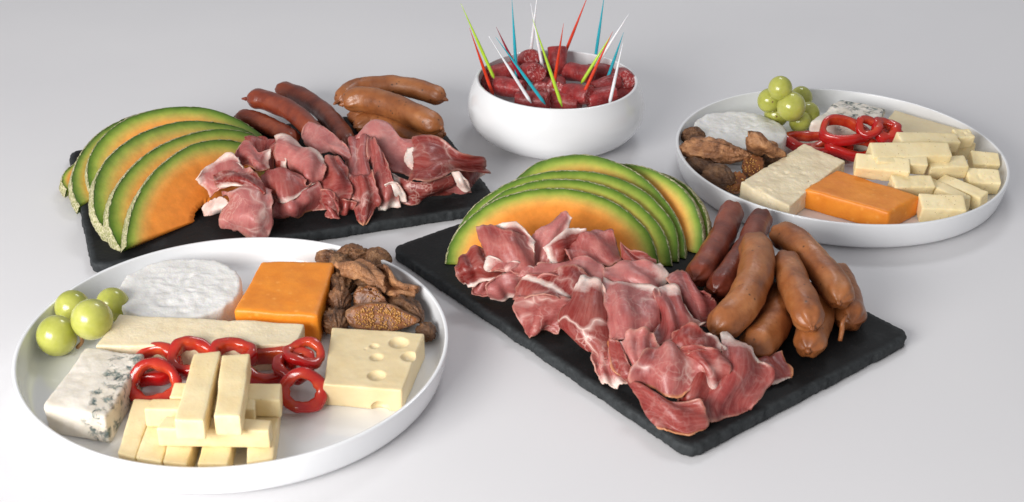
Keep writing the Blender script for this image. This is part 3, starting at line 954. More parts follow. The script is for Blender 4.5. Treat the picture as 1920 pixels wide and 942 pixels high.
S = [([(70, 445), (215, 452), (68, 840), (-50, 815)], 0, .0125, 'leftmost cheese stick in the bottom layer, running out to the plate rim'),
     ([(222, 452), (375, 455), (245, 872), (74, 842)], 0, .0125, 'second cheese stick from the left in the bottom layer'),
     ([(382, 455), (560, 455), (415, 888), (251, 874)], 0, .0125, 'third cheese stick from the left in the bottom layer'),
     ([(600, 460), (790, 460), (690, 868), (488, 872)], 0, .0128, 'fourth cheese stick in the bottom layer, its end below the front crosspiece'),
     ([(850, 400), (1040, 400), (995, 862), (810, 880)], 0, .0125, 'rightmost cheese stick in the bottom layer'),
     ([(338, 338), (1038, 345), (1030, 455), (305, 437)], .0129, .0250, 'rearmost crosswise cheese stick with its right end free'),
     ([(192, 445), (868, 450), (862, 520), (136, 515)], .0129, .0252, 'middle crosswise cheese stick with its left end sticking out'),
     ([(282, 558), (975, 580), (958, 655), (218, 640)], .0129, .0250, 'front crosswise cheese stick below the two top sticks'),
     ([(468, 150), (642, 130), (532, 590), (338, 582)], .0254, .0385, 'left one of the two cheese sticks on top of the stack'),
     ([(650, 157), (833, 148), (772, 560), (598, 556)], .0254, .0385, 'right one of the two cheese sticks on top of the stack')]
for i, (q, z0, z1, lab) in enumerate(S):
    tag(prism('cheese_stick', 'A7', q, F1 + z0, F1 + z1, .0010, .0005, M['stick'], n=26, seed=10 + i, within=(P1C, .1165)), lab, 'cheese stick', gs)

gp = 'red pepper rings on the front left plate'
def pr_(view, x, y, h, nrm, rx, ry, yaw, lab, grp, **kw):
    pepper_ring(vp(view, x, y, FLOOR + h), nrm, rx, ry, yaw, lab, grp, **kw)
pr_('A7', 205, 235, .010, (-.1, -.25, 1), .0120, .0140, .2, 'red pepper ring lying behind the leftmost one beside the blue cheese', gp, seed=1, hgt=.010)
pr_('A7', 205, 345, .012, (.1, -.75, .75), .0112, .0128, .1, 'leftmost red pepper ring, tilted towards the viewer, beside the blue cheese', gp, seed=2, hgt=.011)
pr_('A7', 460, 185, .014, (.1, -.35, 1), .0105, .0125, 0, 'red pepper ring arching up behind the left top cheese stick', gp, seed=3, hgt=.011)
pr_('A7', 725, 170, .015, (0, -.35, 1), .0095, .0115, 0, 'red pepper ring peeping up between the two top cheese sticks', gp, seed=4, hgt=.011)
pr_('A7', 950, 235, .010, (0, -.2, 1), .0115, .0150, .1, 'long flat red pepper ring behind the cheese stack on its right', gp, seed=5, hgt=.012)
pr_('A7', 1125, 225, .016, (.05, -.35, 1), .0090, .0098, 0, 'middle red pepper ring of the three stacked by the holed cheese', gp, seed=6, hgt=.006, wall=.0065)
pr_('A7', 1188, 150, .020, (.1, -.2, 1), .0085, .0100, 0, 'topmost red pepper ring touching the holed cheese corner', gp, seed=7, hgt=.006, wall=.0055)
pr_('A7', 1178, 395, .012, (.12, -.85, .6), .0100, .0110, 0, 'red pepper ring standing upright in front of the holed cheese', gp, seed=8, hgt=.008, wall=.0072)

def bunch(view, items, stems, label, group):
    items = [(vp(view, x, y, FLOOR + h), r) for x, y, h, r in items]
    c = sum((p for p, r in items), Vector()) / len(items)
    root = empty('grape_bunch', (c.x, c.y, FLOOR)); tag(root, label, 'grapes', group)
    for i, (p, r) in enumerate(items):
        d = Vector((noise.noise(p * 50), noise.noise(p * 50 + Vector((4, 0, 0))), .8)).normalized()
        a = d.cross(Vector((1, 0, 0))).normalized(); b = d.cross(a)
        gr = blob('grape', p, (d * r * 1.05, a * r, b * r), M['grape'], .018, 50, 24, root, seed=i)
        q = p + (CAM - p).normalized() * r * .96 + Vector((noise.noise(p * 99) * r * .4, 0, -r * .12))
        if i % 3 == 1 and group.endswith('back right plate'):
            q = p + (q - p).normalized() * r * 1.01
            blob('blossom_scar', q, (Vector((.0007, 0, 0)), Vector((0, .0007, 0)), Vector((0, 0, .0007))), M['stem'], .2, 300, 6, gr)
    for a, b in stems:
        pa, pb = items[a][0], items[b][0]
        mid = (pa + pb) / 2 + Vector((0, .001, -.004))
        q = catmull([pa.lerp(pb, .25), mid, pa.lerp(pb, .75)], 6)
        tube('stem', q, [.0011] * len(q), M['stem'], 8, root, .0004, 300)
    return root
b = bunch('R1', [(210, 392, .013, .0124), (268, 290, .014, .0112), (415, 277, .013, .0106), (338, 332, .025, .0126)], [(0, 3), (1, 3), (2, 3)],
          'four green grapes on a stem at the left of the front left plate', 'grapes on the front left plate')
tube('stem', catmull([vp('R1', x, y, z) for x, y, z in ((300, 395, .020), (302, 415, .014), (284, 436, .009))], 6), [.0012] * 13, M['stem'], 8, b, .0004, 300)

def fg(view, x, y, h, vx, vy, ln, wd, ht, lab, grp, **kw):
    """dried fig: centre in the picture, long axis direction in the picture, sizes in cm"""
    c = vp(view, x, y, FLOOR + h)
    e = vp(view, x + vx * 40, y + vy * 40, FLOOR + h) - c
    e = e.normalized(); up = Vector((0, 0, 1)); s = up.cross(e).normalized()
    return fig(c, (e * ln * .005, s * wd * .005, up * ht * .005), lab, grp, **kw)
def clipn(view, x, y, h): return vp(view, x, y, FLOOR + h)
gf = 'dried figs on the front left plate'
fg('A6', 120, 165, .012, 1, .2, 1.8, 1.2, 1.2, 'small dried fig end peeping out behind the cheddar block', gf, seed=1, tone=1.00)
fg('A6', 330, 150, .017, 1, -.1, 2.3, 1.7, 1.6, 'lumpy dried fig at the top of the front left fig heap', gf, seed=2, tone=1.00)
fg('A6', 545, 170, .015, 1, 0, 1.9, 1.8, 1.7, 'round dark dried fig at the back of the heap by the plate rim', gf, seed=3, tone=0.88, pinch=.1, ridges=.5)
fg('A6', 230, 250, .014, 0, 1, 2.0, 1.8, 1.8, 'dark dried fig wedged against the cheddar block', gf, seed=4, tone=0.75)
fg('A6', 230, 400, .012, 0, 1, 2.2, 1.8, 1.7, 'dried fig in the gap between cheddar block and folded fig', gf, seed=14, tone=0.75)
fk = dict(base=FLOOR, mat=M['fig'], thick=.0034, cat='fig', name='dried_fig', wr=.0012, grow=1.04, tuck=False)
fg('A6', 470, 400, .010, 1, .45, 3.0, 1.9, 1.6, 'dark dried fig under the large folded one', gf, seed=5, tone=0.88)
fg('A6', 700, 480, .009, 1, .4, 2.6, 1.7, 1.4, 'dark dried fig under the opened hollow one', gf, seed=6, tone=0.88)
ham('A6', [[(200,240,2.0),(340,185,2.5),(480,235,2.4),(570,330,2.1)],[(240,280,2.1),(370,260,2.6),(490,310,2.4),(600,400,2.0)],[(280,320,1.8),(390,340,2.1),(510,380,2.0),(625,460,1.7)]], 'large folded leathery dried fig lying across the top of the heap', gf, tone=1.56, **fk)
ham('A6', [[(480,230,2.2),(640,262,2.4),(730,350,2.3),(905,425,1.8)],[(540,290,1.7),(640,330,1.7),(700,410,1.6),(900,450,1.6)],[(600,390,1.7),(640,445,1.7),(720,485,1.7),(870,495,1.4)]], 'opened dried fig with a hollow, pointing to the plate rim', gf, tone=1.81, **fk)
fg('A6', 220, 545, .013, .1, 1, 2.0, 1.5, 1.9, 'upright brown dried fig beside the cheddar block', gf, seed=7, tone=1.25)
c = clipn('A6', 460, 530, .016)
fg('A6', 480, 530, .015, 1, .3, 2.3, 1.5, 1.7, 'dried fig piece with a few seeds behind the large cut half', gf, seed=8, tone=1.12, clip=(c, (-.1, -.8, .45)), seeds=26)
fg('A6', 800, 600, .011, .9, .7, 3.4, 1.7, 1.6, 'long dark dried fig along the plate rim behind the cut half', gf, seed=9, tone=0.78)
fg('A6', 185, 720, .010, .2, 1, 1.9, 1.6, 1.6, 'dark dried fig low beside the holed cheese corner', gf, seed=10, tone=0.69)
fg('A6', 985, 815, .007, .5, 1, 1.5, 1.3, 1.1, 'dried fig end hidden behind the holed cheese by the rim', gf, seed=11, tone=0.62)
c = clipn('A6', 560, 690, .015)
fg('A6', 565, 690, .013, 1, .06, 4.6, 2.0, 1.9, 'large cut dried fig half full of golden seeds above the holed cheese', gf, seed=12, tone=1.12, clip=(c, (.02, -.80, .55)), seeds=230, pinch=.45, ridges=.3, amp=.10)

# ------------------------------------------------------------------ cheeses on the back right plate
disc_cheese('R6', 397, 303, .0385, .0150, 'round white goat cheese on the back right plate behind the figs', gg, 5)
def mould2(p):
    a = vp('R6', 1000, 215, .026)
    return max(0, 1 - (Vector((p.x, p.y, 0)) - Vector((a.x, a.y, 0))).length / .050)
tag(prism('blue_cheese', 'R6', [(905, 145), (1132, 192), (1075, 300), (748, 262)], F1, F1 + .022, .0030, .0016, M['blue'], n=34, seed=21, attrs={'mould': mould2}),
    'blue veined cheese wedge at the back of the right plate behind the pepper', 'cheese', 'blue cheese wedges')
tag(prism('hard_cheese', 'R6', [(1176, 205), (1562, 318), (1450, 400), (1085, 320)], F1, F1 + .015, .0012, .0004, M['hard'], n=34, seed=22),
    'flat slab of smooth yellowish cheese at the back of the right plate', 'cheese')
tag(prism('crumbly_cheese', 'R6', [(722, 374), (930, 462), (642, 690), (397, 570)], F1, F1 + .0150, .0012, .0010, M['slab'], n=60, seed=23, chip=.0060),
    'crumbly cream coloured cheese slab at the front of the back right plate', 'cheese')
tag(prism('cheddar_block', 'R6', [(888, 505), (1308, 640), (1150, 722), (722, 604)], F1, F1 + .0165, .0020, .0006, M['cheddar'], n=30, seed=24),
    'orange cheddar block at the front of the back right plate', 'cheese', 'orange cheddar blocks')
gs = 'cheese sticks on the back right plate'
Q = [((1030, 395, .013), (1275, 405, .013), .015, .012, 25, 'short cheese stick next to the right rim, behind its twin'),
     ((990, 560, .009), (1280, 575, .009), .017, .014, 20, 'cheese stick nearest the right rim of the back plate'),
     ((880, 290, .012), (1035, 275, .012), .013, .014, 0, 'cheese stick end below the one with the red spot'),
     ((880, 195, .025), (1040, 185, .025), .013, .012, 10, 'cheese stick end with a red spot on the right plate'),
     ((760, 600, .008), (1150, 750, .008), .013, .015, 10, 'cracked cheese stick slanting towards the right front rim'),
     ((650, 620, .008), (1000, 780, .008), .011, .014, 5, 'narrow crumbly cheese stick between the cracked one and the front one'),
     ((640, 450, .018), (985, 440, .018), .015, .014, 15, 'cheese stick with dark eyes lying under the widest stick'),
     ((380, 225, .030), (910, 225, .026), .013, .012, 15, 'rearmost long cheese stick at the top of the right heap'),
     ((140, 340, .028), (835, 330, .028), .016, .014, 22, 'longest and widest cheese stick across the right heap'),
     ((180, 385, .026), (640, 425, .024), .013, .013, 22, 'cheese stick tucked between the widest stick and the one above the cheddar'),
     ((330, 620, .013), (690, 610, .013), .014, .014, 20, 'cheese stick lying right behind the cheddar block'),
     ((10, 430, .022), (490, 475, .022), .015, .014, 25, 'pointed cheese stick resting above the cheddar block'),
     ((575, 800, .009), (970, 815, .009), .017, .015, 18, 'frontmost cheese stick to the right of the cheddar block')]
for i, (a, b, w, h, ro, lab) in enumerate(Q):
    tag(bar('cheese_stick', vp('B1', a[0], a[1], FLOOR + a[2]), vp('B1', b[0], b[1], FLOOR + b[2]), w, h, R(ro), M['stick2'], taper=.86 + .16 * abs(noise.noise(Vector((i * 2.7, 4, 0)))) * 2, n=24, seed=30 + i, chip=.0016), lab, 'cheese stick', gs)
gp = 'red pepper rings on the back right plate'
pr_('B2', 330, 590, .008, (0, -.15, 1), .0095, .0170, .1, 'red pepper ring lying flat next to the goat cheese', gp, seed=11, hgt=.009)
pr_('B2', 620, 690, .007, (.0, -.1, 1), .0090, .0160, .2, 'red pepper ring end beside the crumbly cheese slab', gp, seed=13, hgt=.008)
pr_('B2', 860, 670, .011, (.05, -.2, 1), .0110, .0190, .1, 'lowest long red pepper ring in front of the blue cheese', gp, seed=12, hgt=.009)
pr_('B2', 1340, 545, .014, (.2, -.2, 1), .0075, .0095, .1, 'red pepper ring half hidden under the right one by the hard cheese', gp, seed=14, hgt=.008)
pr_('B2', 770, 480, .023, (.10, -.30, 1), .0125, .0185, .1, 'largest red pepper ring on top in front of the blue cheese', gp, seed=15, hgt=.010, wall=.0052)
pr_('B2', 1060, 430, .029, (.0, -.5, .9), .0075, .0080, 0, 'small red pepper ring leaning on the blue cheese corner', gp, seed=16, hgt=.007, wall=.0060)
pr_('B2', 1260, 460, .026, (.1, -.5, .9), .0075, .0082, 0, 'rightmost upper red pepper ring in front of the hard cheese', gp, seed=17, hgt=.009, wall=.0078)
bunch('R6', [(705, 145, .016, .0098), (545, 158, .028, .0100), (740, 225, .012, .0100), (700, 265, .010, .0090), (580, 232, .012, .0102), (600, 97, .042, .0100), (655, 190, .028, .0120)],
      [(0, 6), (1, 6), (2, 6), (4, 6), (5, 6), (3, 2)], 'bunch of seven green grapes at the back of the right plate', 'grapes on the back right plate')
gf = 'dried figs on the back right plate'
fg('A8', 215, 200, .013, 1, .1, 1.9, 1.4, 1.5, 'dark dried fig peeping out behind the large wrinkled one', gf, seed=31, tone=.7)
fg('A8', 290, 500, .008, 1, .4, 3.2, 2.0, 1.5, 'dark dried fig underneath the large wrinkled one', gf, seed=32, tone=.5)
fg('A8', 450, 590, .010, 1, .4, 2.6, 2.2, 1.8, 'sticky dark dried fig at the left front rim of the right plate', gf, seed=33, tone=.6)
fg('A8', 900, 400, .008, 1, .15, 2.6, 1.6, 1.4, 'dark dried fig between the fig wedge and the crumbly cheese', gf, seed=38, tone=.55)
c = clipn('A8', 790, 480, .013)
fg('A8', 800, 480, .012, .5, -.6, 2.6, 1.5, 1.6, 'split dried fig with shiny seeds beside the crumbly cheese', gf, seed=34, tone=.7, clip=(c, (.1, -.7, .6)), seeds=36)
c = clipn('A8', 620, 620, .010)
fg('A8', 625, 640, .009, .5, -.6, 2.4, 1.5, 1.5, 'small torn dried fig at the corner of the crumbly cheese', gf, seed=35, tone=.7, clip=(c, (.1, -.6, .7)), seeds=24)
ham('A8', [[(775,150,3.3),(800,165,3.25),(870,215,2.9),(1000,290,2.3)],[(765,250,2.4),(850,270,2.6),(960,310,2.2),(1090,345,1.7)],[(765,335,1.5),(880,350,1.5),(1000,375,1.4),(1125,365,1.3)]], 'pointed light brown fig wedge leaning on the goat cheese', gf, tone=1.5, **dict(fk, thick=.0045, wr=.0009))
fg('A8', 400, 335, .017, 1, .12, 5.4, 2.1, 1.9, 'large wrinkled light brown dried fig on top of the right heap', gf, seed=37, tone=1.75, ridges=1.6, pinch=.5, amp=.2)

# ------------------------------------------------------------------ salami bowl
def salami(view, x, y, z, az, el, ln, r, label, seed):
    c = vp(view, x, y, z - .0075)
    az, el = R(az), R(el)
    d = Vector((math.cos(az) * math.cos(el), math.sin(az) * math.cos(el), math.sin(el)))
    s = d.cross(Vector((0, 0, 1)))
    s = s.normalized() if s.length > 1e-3 else Vector((1, 0, 0)); u = s.cross(d)
    n = 26; V, F, C = [], [], []
    prof = [(-.5, .3, 1), (-.5, .62, 1), (-.5, .90, 1), (-.492, .965, .5), (-.46, 1.0, 0), (-.25, 1.03, 0), (0, 1.035, 0), (.25, 1.03, 0), (.46, 1.0, 0), (.492, .965, .5), (.5, .90, 1), (.5, .62, 1), (.5, .3, 1)]
    sv = Vector((seed * 3.1, seed, 0))
    sl = (noise.noise(sv) * .25, noise.noise(sv + Vector((5, 0, 0))) * .25)
    for t, k, e in prof:
        for i in range(n):
            a = 2 * math.pi * i / n
            q = (s * math.cos(a) + u * math.sin(a) * .93)
            sk = (sl[0] * math.cos(a) * k * r + sl[1] * math.sin(a) * k * r) * (abs(t) * 2)
            p = c + d * (t * ln + sk) + q * (k * r)
            p += q * (noise.noise(p * 130 + sv) * .0016 + noise.noise(p * 420 + sv) * .0006)
            if e == 1: p += d * math.copysign(1, t) * (noise.noise(p * 300 + sv) * .0009)
            V.append(p); C.append(e)
    m = len(prof)
    for j in range(m - 1):
        for i in range(n):
            k = (i + 1) % n
            F.append((j * n + i, j * n + k, (j + 1) * n + k, (j + 1) * n + i))
    F.append(tuple(range(n))[::-1]); F.append(tuple((m - 1) * n + i for i in range(n)))
    return tag(mesh_obj('salami_piece', V, F, M['salami'], attrs={'cut': C}), label, 'salami', 'salami pieces in the bowl')
SAL = [(260, 430, .044, 20, 0, .026, 'salami piece at the far left of the bowl under the red pick'),
       (1640, 560, .044, 30, 0, .024, 'salami piece low at the right front inside the bowl'),
       (1110, 230, .044, 10, 0, .026, 'salami piece low at the back of the bowl behind the red pick'),
       (840, 330, .044, 60, 0, .026, 'salami piece in the shade behind the lime pick'),
       (560, 330, .045, -60, 5, .025, 'salami piece in the shade under the dark red pick'),
       (800, 510, .046, 80, -10, .025, 'salami piece between the teal pick and the round cut end'),
       (1420, 330, .048, 15, -5, .026, 'salami piece at the back right behind the orange red pick'),
       (360, 330, .053, 25, 8, .026, 'salami piece lying left to right below the long lime pick'),
       (440, 490, .054, -25, 2, .028, 'salami piece carrying the white pick on the left'),
       (690, 640, .050, -15, 4, .030, 'frontmost salami piece with the teal pick in it'),
       (1060, 650, .047, -20, 0, .026, 'low front salami piece at the foot of the lime pick'),
       (655, 170, .061, -75, 25, .022, 'topmost salami piece on the left, cut face towards the viewer'),
       (690, 320, .058, -70, 15, .024, 'salami piece with a cut face just below the topmost left one'),
       (960, 210, .058, 95, 55, .028, 'peaked salami piece at the top centre holding a red pick'),
       (945, 480, .054, -95, 10, .024, 'round cut end of salami facing forward in the bowl centre'),
       (1200, 330, .057, -35, 5, .028, 'large salami piece right of the centre peak'),
       (1180, 560, .054, -40, 8, .028, 'salami piece with a small white fat tip in front right of centre'),
       (1480, 480, .053, 35, 10, .028, 'salami piece under the teal and white picks on the right'),
       (1440, 600, .051, 15, 5, .027, 'front right salami piece with a bright edge at the rim'),
       (1680, 390, .055, -80, 12, .024, 'rightmost salami piece with its cut face showing')]
for i, (x, y, z, az, el, ln, lab) in enumerate(SAL):
    salami('B4', x, y, z, az, el, ln * .9, 0.0082 + .0008 * noise.noise(Vector((i * 3.3, 0, 0))), lab, i + 1)

def pick(top, foot, z, col, label, ext=0, lean=.0):
    """cocktail pick: top and foot in the picture, foot at height z, leaning in depth"""
    f = vp('R5', *foot, z - .0075)
    t = at_plane(*full('R5', *top), f + Vector((0, lean, 0)), Vector((0, 1, 0)))
    d = (t - f).normalized(); t = t + d * ext; f = f - d * .008
    L = (t - f).length; k = 14
    pts = [f + d * (L * i / k) for i in range(k + 1)]
    rad = []
    for i in range(k + 1):
        s = i / k
        rad.append(.0015 * (1 - .25 * s) * (1 if s < .45 else max(.12, 1 - (s - .45) / .55 * .9)))
    rad[0] = .0006
    o = tube('cocktail_pick', pts, rad, M['pick_' + col], 8)
    tag(o, label, 'cocktail pick', 'cocktail picks in the salami bowl')
pick((130, 20), (298, 398), .060, 'lime', 'leftmost lime green cocktail pick leaning out to the left')
pick((177, 155), (293, 485), .056, 'red', 'leftmost red cocktail pick in the bowl')
pick((283, 200), (490, 525), .060, 'white', 'leftmost white cocktail pick, leaning left')
pick((325, 150), (440, 390), .060, 'dark', 'dark red cocktail pick crossing behind the teal one')
pick((322, 205), (565, 535), .059, 'teal', 'teal cocktail pick leaning far left in front of the dark red one')
pick((411, -10), (435, 385), .060, 'teal', 'tall upright teal cocktail pick on the left')
pick((515, 20), (580, 370), .061, 'white', 'white cocktail pick leaning left beside the topmost salami')
pick((526, 105), (672, 540), .060, 'lime', 'lime green cocktail pick stuck in the central round salami end')
pick((549, -5), (517, 275), .066, 'white', 'upright white cocktail pick at the back left, cut by the frame', .006)
pick((824, -5), (695, 318), .056, 'red', 'red cocktail pick leaning right, its tip leaving the frame', .006)
pick((697, 130), (648, 440), .064, 'red', 'red cocktail pick in the peaked salami at the centre')
pick((919, -5), (872, 320), .056, 'teal', 'upright teal cocktail pick on the right, cut by the frame', .006)
pick((1058, 75), (888, 345), .060, 'white', 'white cocktail pick leaning far right behind the orange red one')
pick((962, 190), (820, 420), .064, 'lime', 'lime green cocktail pick leaning right')
pick((968, 175), (815, 500), .061, 'red', 'orange red cocktail pick crossing in front of the right lime one')
pick((1028, 180), (945, 418), .060, 'teal', 'short looking teal cocktail pick at the far right')
pick((1025, 235), (960, 528), .060, 'white', 'rightmost white cocktail pick, in front of the teal one')

# ------------------------------------------------------------------ ham on the back left slate
g = 'ham slices on the back left slate'
ham('A1', [[(420,175,2.7),(530,175,2.7),(640,215,2.6)],[(440,250,2.3),(540,260,2.2),(630,300,2.2)],[(470,380,1.5),(540,400,1.2),(610,420,1.4)]], 'dark ham fold at the back touching the front melon slice on the left', g, veins=.2)
ham('A1', [[(870,160,3.0),(930,68,3.6),(1080,130,3.4),(1190,240,2.9)],[(900,220,2.7),(1000,190,3.1),(1100,240,2.9),(1210,320,2.4)],[(1000,290,2.4),(1070,270,2.6),(1150,290,2.3),(1195,380,1.8)]], 'purplish ham slice leaning against the red sausages', g, veins=.3)
ham('A2', [[(150,180,3.0),(250,65,3.7),(370,95,3.5),(460,180,3.1),(570,200,3.0)],[(250,200,2.7),(310,200,2.9),(390,240,2.7),(470,270,2.5),(570,320,2.4)],[(320,330,1.8),(370,380,1.7),(430,420,1.6),(500,440,1.5),(590,460,1.5)]], 'wide ham slice draped behind, in front of the brown sausages', g, veins=.4)
ham('A1', [[(640,215,3.0),(690,250,3.0),(740,330,2.7)],[(615,270,2.5),(660,330,2.5),(740,390,2.3)],[(640,390,1.6),(690,410,1.6),(740,430,1.6)]], 'small folded ham slice left of the tall pale edged roll', g, fat='r', fatw=.4, veins=.3)
ham('A1', [[(330,330,2.6),(425,192,3.5),(510,275,3.2),(575,270,3.0)],[(360,350,2.4),(430,290,3.0),(500,330,3.1),(570,330,2.7)],[(400,365,2.1),(450,370,2.5),(520,412,2.5),(565,385,2.3)]], 'pointed ham fold above the left rosette', g, fat='r', rind='f', veins=.5)
ham('A1', [[(655,160,3.6),(760,170,3.7),(900,240,3.5),(1000,320,3.1)],[(680,230,3.4),(790,270,3.6),(900,320,3.4),(1010,390,2.8)],[(720,330,2.5),(820,390,2.8),(900,440,2.7),(990,460,2.3)],[(780,400,1.8),(860,460,2.2),(930,500,2.0),(975,500,1.7)]], 'tall ham roll with a ragged white fat edge along its top', g, fat='b', fatw=.25, veins=.4, tuck=False)
h = ham('A1', [[(45,485,2.2),(165,365,2.8),(300,320,3.0),(375,395,2.8)],[(100,520,1.8),(180,480,2.2),(320,430,2.7),(480,470,2.7)],[(150,600,1.2),(230,560,1.7),(380,510,2.4),(560,570,2.1)]], 'leftmost ham slice with a white fat corner lying on the melon', g, fat='lb', fatw=.2, veins=.5, tuck=False)
ham('A1', [[(170,632,1.2),(240,620,1.6),(280,660,1.6)],[(95,690,.6),(170,700,1.0),(270,700,1.2)],[(95,760,.2),(170,750,.3),(260,730,.4)]], '', g, allfat=True, parent=h, name='fat_strip', tuck=False, wr=.0006)
ham('A1', [[(190,475,2.3),(300,440,2.8),(430,435,3.0),(560,560,2.4)],[(200,500,2.5),(320,480,3.0),(440,490,3.1),(540,580,2.6)],[(220,540,2.0),(330,530,2.5),(430,540,2.6),(500,600,2.2)]], 'pale pink rolled ham lip curving round the left rosette', g, fat='f', fatw=.35, veins=1)
ham('A1', [[(550,510,1.9),(600,530,1.7),(650,600,1.4)],[(590,640,1.2),(630,650,1.1),(660,690,.9)],[(585,780,.2),(620,755,.2),(665,740,.2)]], 'narrow dark ham strip between the rosette and the domed fold', g, veins=.2)
ham('A1', [[(250,600,1.5),(340,590,2.2),(470,545,2.6),(585,600,2.1)],[(290,650,1.5),(390,650,2.2),(500,640,2.3),(590,690,1.7)],[(245,770,.8),(370,760,1.5),(480,780,1.5),(575,790,.9)],[(270,830,.2),(370,870,.2),(470,890,.2),(540,870,.2)]], 'front lobe of the left ham rosette hanging down to the slate', g, veins=1)
ham('A1', [[(660,640,1.3),(760,640,1.6),(860,590,1.8),(950,510,2.0)],[(650,700,.9),(760,710,1.1),(860,660,1.3),(960,580,1.5)],[(670,750,.3),(760,770,.2),(860,730,.3),(950,680,.4)]], 'ham slice lying low under the domed fold with the white fat band', g, rind='f', veins=.5)
ham('A1', [[(550,470,2.3),(620,425,2.8),(730,425,2.9),(860,490,2.5)],[(560,540,2.0),(650,520,2.5),(760,520,2.5),(870,530,2.2)],[(620,600,1.3),(690,650,1.5),(770,625,1.8),(915,505,2.2)]], 'brownish domed ham fold with a thick white fat band at its front', g, fat='f', fatw=.16, veins=.2)
ham('A1', [[(1040,350,2.7),(1090,322,2.9),(1150,340,2.7)],[(1020,470,2.1),(1100,450,2.5),(1180,460,2.1)],[(980,600,1.2),(1090,590,1.7),(1190,580,1.4)],[(970,700,.3),(1060,690,.8),(1150,710,.4)]], 'upright red ham tongue in the middle of the back pile', g, veins=.4)
ham('A1', [[(1000,580,1.4),(1060,570,1.8),(1110,620,1.5)],[(1010,660,.8),(1060,660,1.1),(1125,690,.8)],[(1045,750,.15),(1075,768,.15),(1115,755,.15)]], 'short ham tip resting on the slate below the upright tongue', g, veins=.6)
ham('A2', [[(70,200,2.8),(140,180,3.1),(225,190,3.2)],[(60,330,2.2),(130,320,2.5),(205,350,2.5)],[(30,440,1.5),(120,450,2.0),(230,480,1.8)],[(20,600,.5),(120,620,1.0),(250,620,.8)]], 'tall narrow ham fold left of the long pale strip', g, veins=.6)
ham('A2', [[(-40,620,1.0),(30,640,1.1),(110,650,1.0)],[(-60,690,.5),(20,700,.6),(90,690,.6)],[(-90,745,.1),(10,748,.1),(70,715,.2)]], 'small flat ham end on the slate left of the pointed tip', g, veins=.2)
ham('A2', [[(225,190,3.2),(270,210,3.2),(320,300,2.9)],[(225,380,2.2),(300,380,2.5),(390,450,2.2)],[(260,560,1.2),(330,550,1.5),(420,560,1.2)],[(290,690,.15),(350,680,.15),(430,660,.15)]], 'long pale ham strip running down to the slate edge', g, fat='f', fatw=.3, veins=.4)
ham('A2', [[(60,480,1.8),(150,480,2.2),(230,480,2.1)],[(80,600,1.1),(170,590,1.5),(285,640,.9)],[(100,700,.5),(170,700,.7),(250,690,.4)],[(140,800,.1),(165,815,.1),(190,805,.1)]], 'pointed ham tip reaching farthest forward on the back left slate', g, veins=1, rind='f')
h = ham('A2', [[(430,450,1.8),(520,490,1.8),(660,500,1.9),(860,430,1.8)],[(440,540,1.2),(540,560,1.3),(680,560,1.3),(870,490,1.2)],[(430,635,.2),(560,637,.2),(680,600,.3),(860,540,.4)]], 'pale veined ham slice low at the right front of the back pile', g, fat='l', fatw=.25, veins=1)
ham('A2', [[(340,510,1.8),(400,495,2.0),(440,510,1.9)],[(370,570,1.2),(420,560,1.4),(470,560,1.3)],[(400,620,.5),(440,635,.4),(500,630,.4)]], '', g, allfat=True, parent=h, name='fat_strip', wr=.0012, tuck=False)
ham('A2', [[(740,560,.8),(860,500,1.1),(950,520,.7)],[(720,585,.5),(860,545,.7),(970,555,.4)],[(700,600,.2),(860,580,.2),(985,580,.15)]], 'dark red ham end under the white fat curl on the right', g, veins=.1, tuck=False)
h = ham('A2', [[(565,190,3.2),(600,168,3.4),(740,205,3.2),(910,300,2.6),(1050,310,2.1)],[(590,330,2.5),(680,320,2.9),(780,320,2.8),(920,360,2.2),(1070,380,1.4)],[(540,470,1.9),(650,490,2.2),(780,450,2.2),(880,400,2.0),(1090,425,.9)]], 'big ham slice sweeping to the right end of the back pile', g, veins=.7, tuck=False)
ham('A2', [[(515,255,2.7),(540,250,2.8),(560,250,2.8)],[(490,340,2.3),(530,335,2.5),(570,330,2.5)],[(560,420,2.1),(600,415,2.2),(630,400,2.2)]], '', g, allfat=True, parent=h, name='fat_strip', wr=.0006, tuck=False)
ham('A2', [[(850,430,2.1),(900,418,2.2),(930,450,2.0)],[(870,480,1.6),(920,490,1.7),(960,500,1.4)],[(920,550,.8),(960,565,.7),(990,560,.6)]], '', g, allfat=True, parent=h, name='fat_strip', wr=.0006, tuck=False)
ham('A2', [[(880,390,2.0),(960,350,2.0),(1055,320,2.0)],[(900,450,1.3),(980,440,1.2),(1095,425,.8)],[(930,520,.5),(1000,530,.2),(1040,450,.5)]], 'greyish ham flap at the far right end of the back pile', g, fat='r', fatw=.3, veins=.4)

# ------------------------------------------------------------------ ham on the front right slate
g = 'ham slices on the front right slate'
ham('A4', [[(480,80,2.9),(560,130,2.8),(690,190,2.4)],[(480,150,2.6),(570,170,2.6),(700,205,2.4)],[(480,200,2.3),(580,220,2.4),(700,225,2.2)]], 'thin dark ham edge lying against the front melon slice on its right', g, veins=.2)
ham('A3', [[(320,145,3.5),(420,130,3.8),(510,145,3.7),(600,230,3.3)],[(340,200,3.3),(430,200,3.5),(520,220,3.3),(600,290,3.0)],[(360,260,2.8),(440,260,3.0),(530,290,2.8),(600,340,2.6)]], 'curled back half of the left ham fold with a white fat edge on the melon', g, fat='rb', fatw=.25, veins=.3, tuck=False)
ham('A4', [[(110,130,2.9),(200,30,3.6),(300,0,3.7),(400,0,3.6)],[(130,180,2.6),(230,120,3.1),(330,100,3.1),(440,90,2.9)],[(200,200,2.2),(300,200,2.5),(390,210,2.4),(450,180,2.4)]], 'smooth glossy ham fold standing up before the melon on the right', g, fat='', veins=.2)
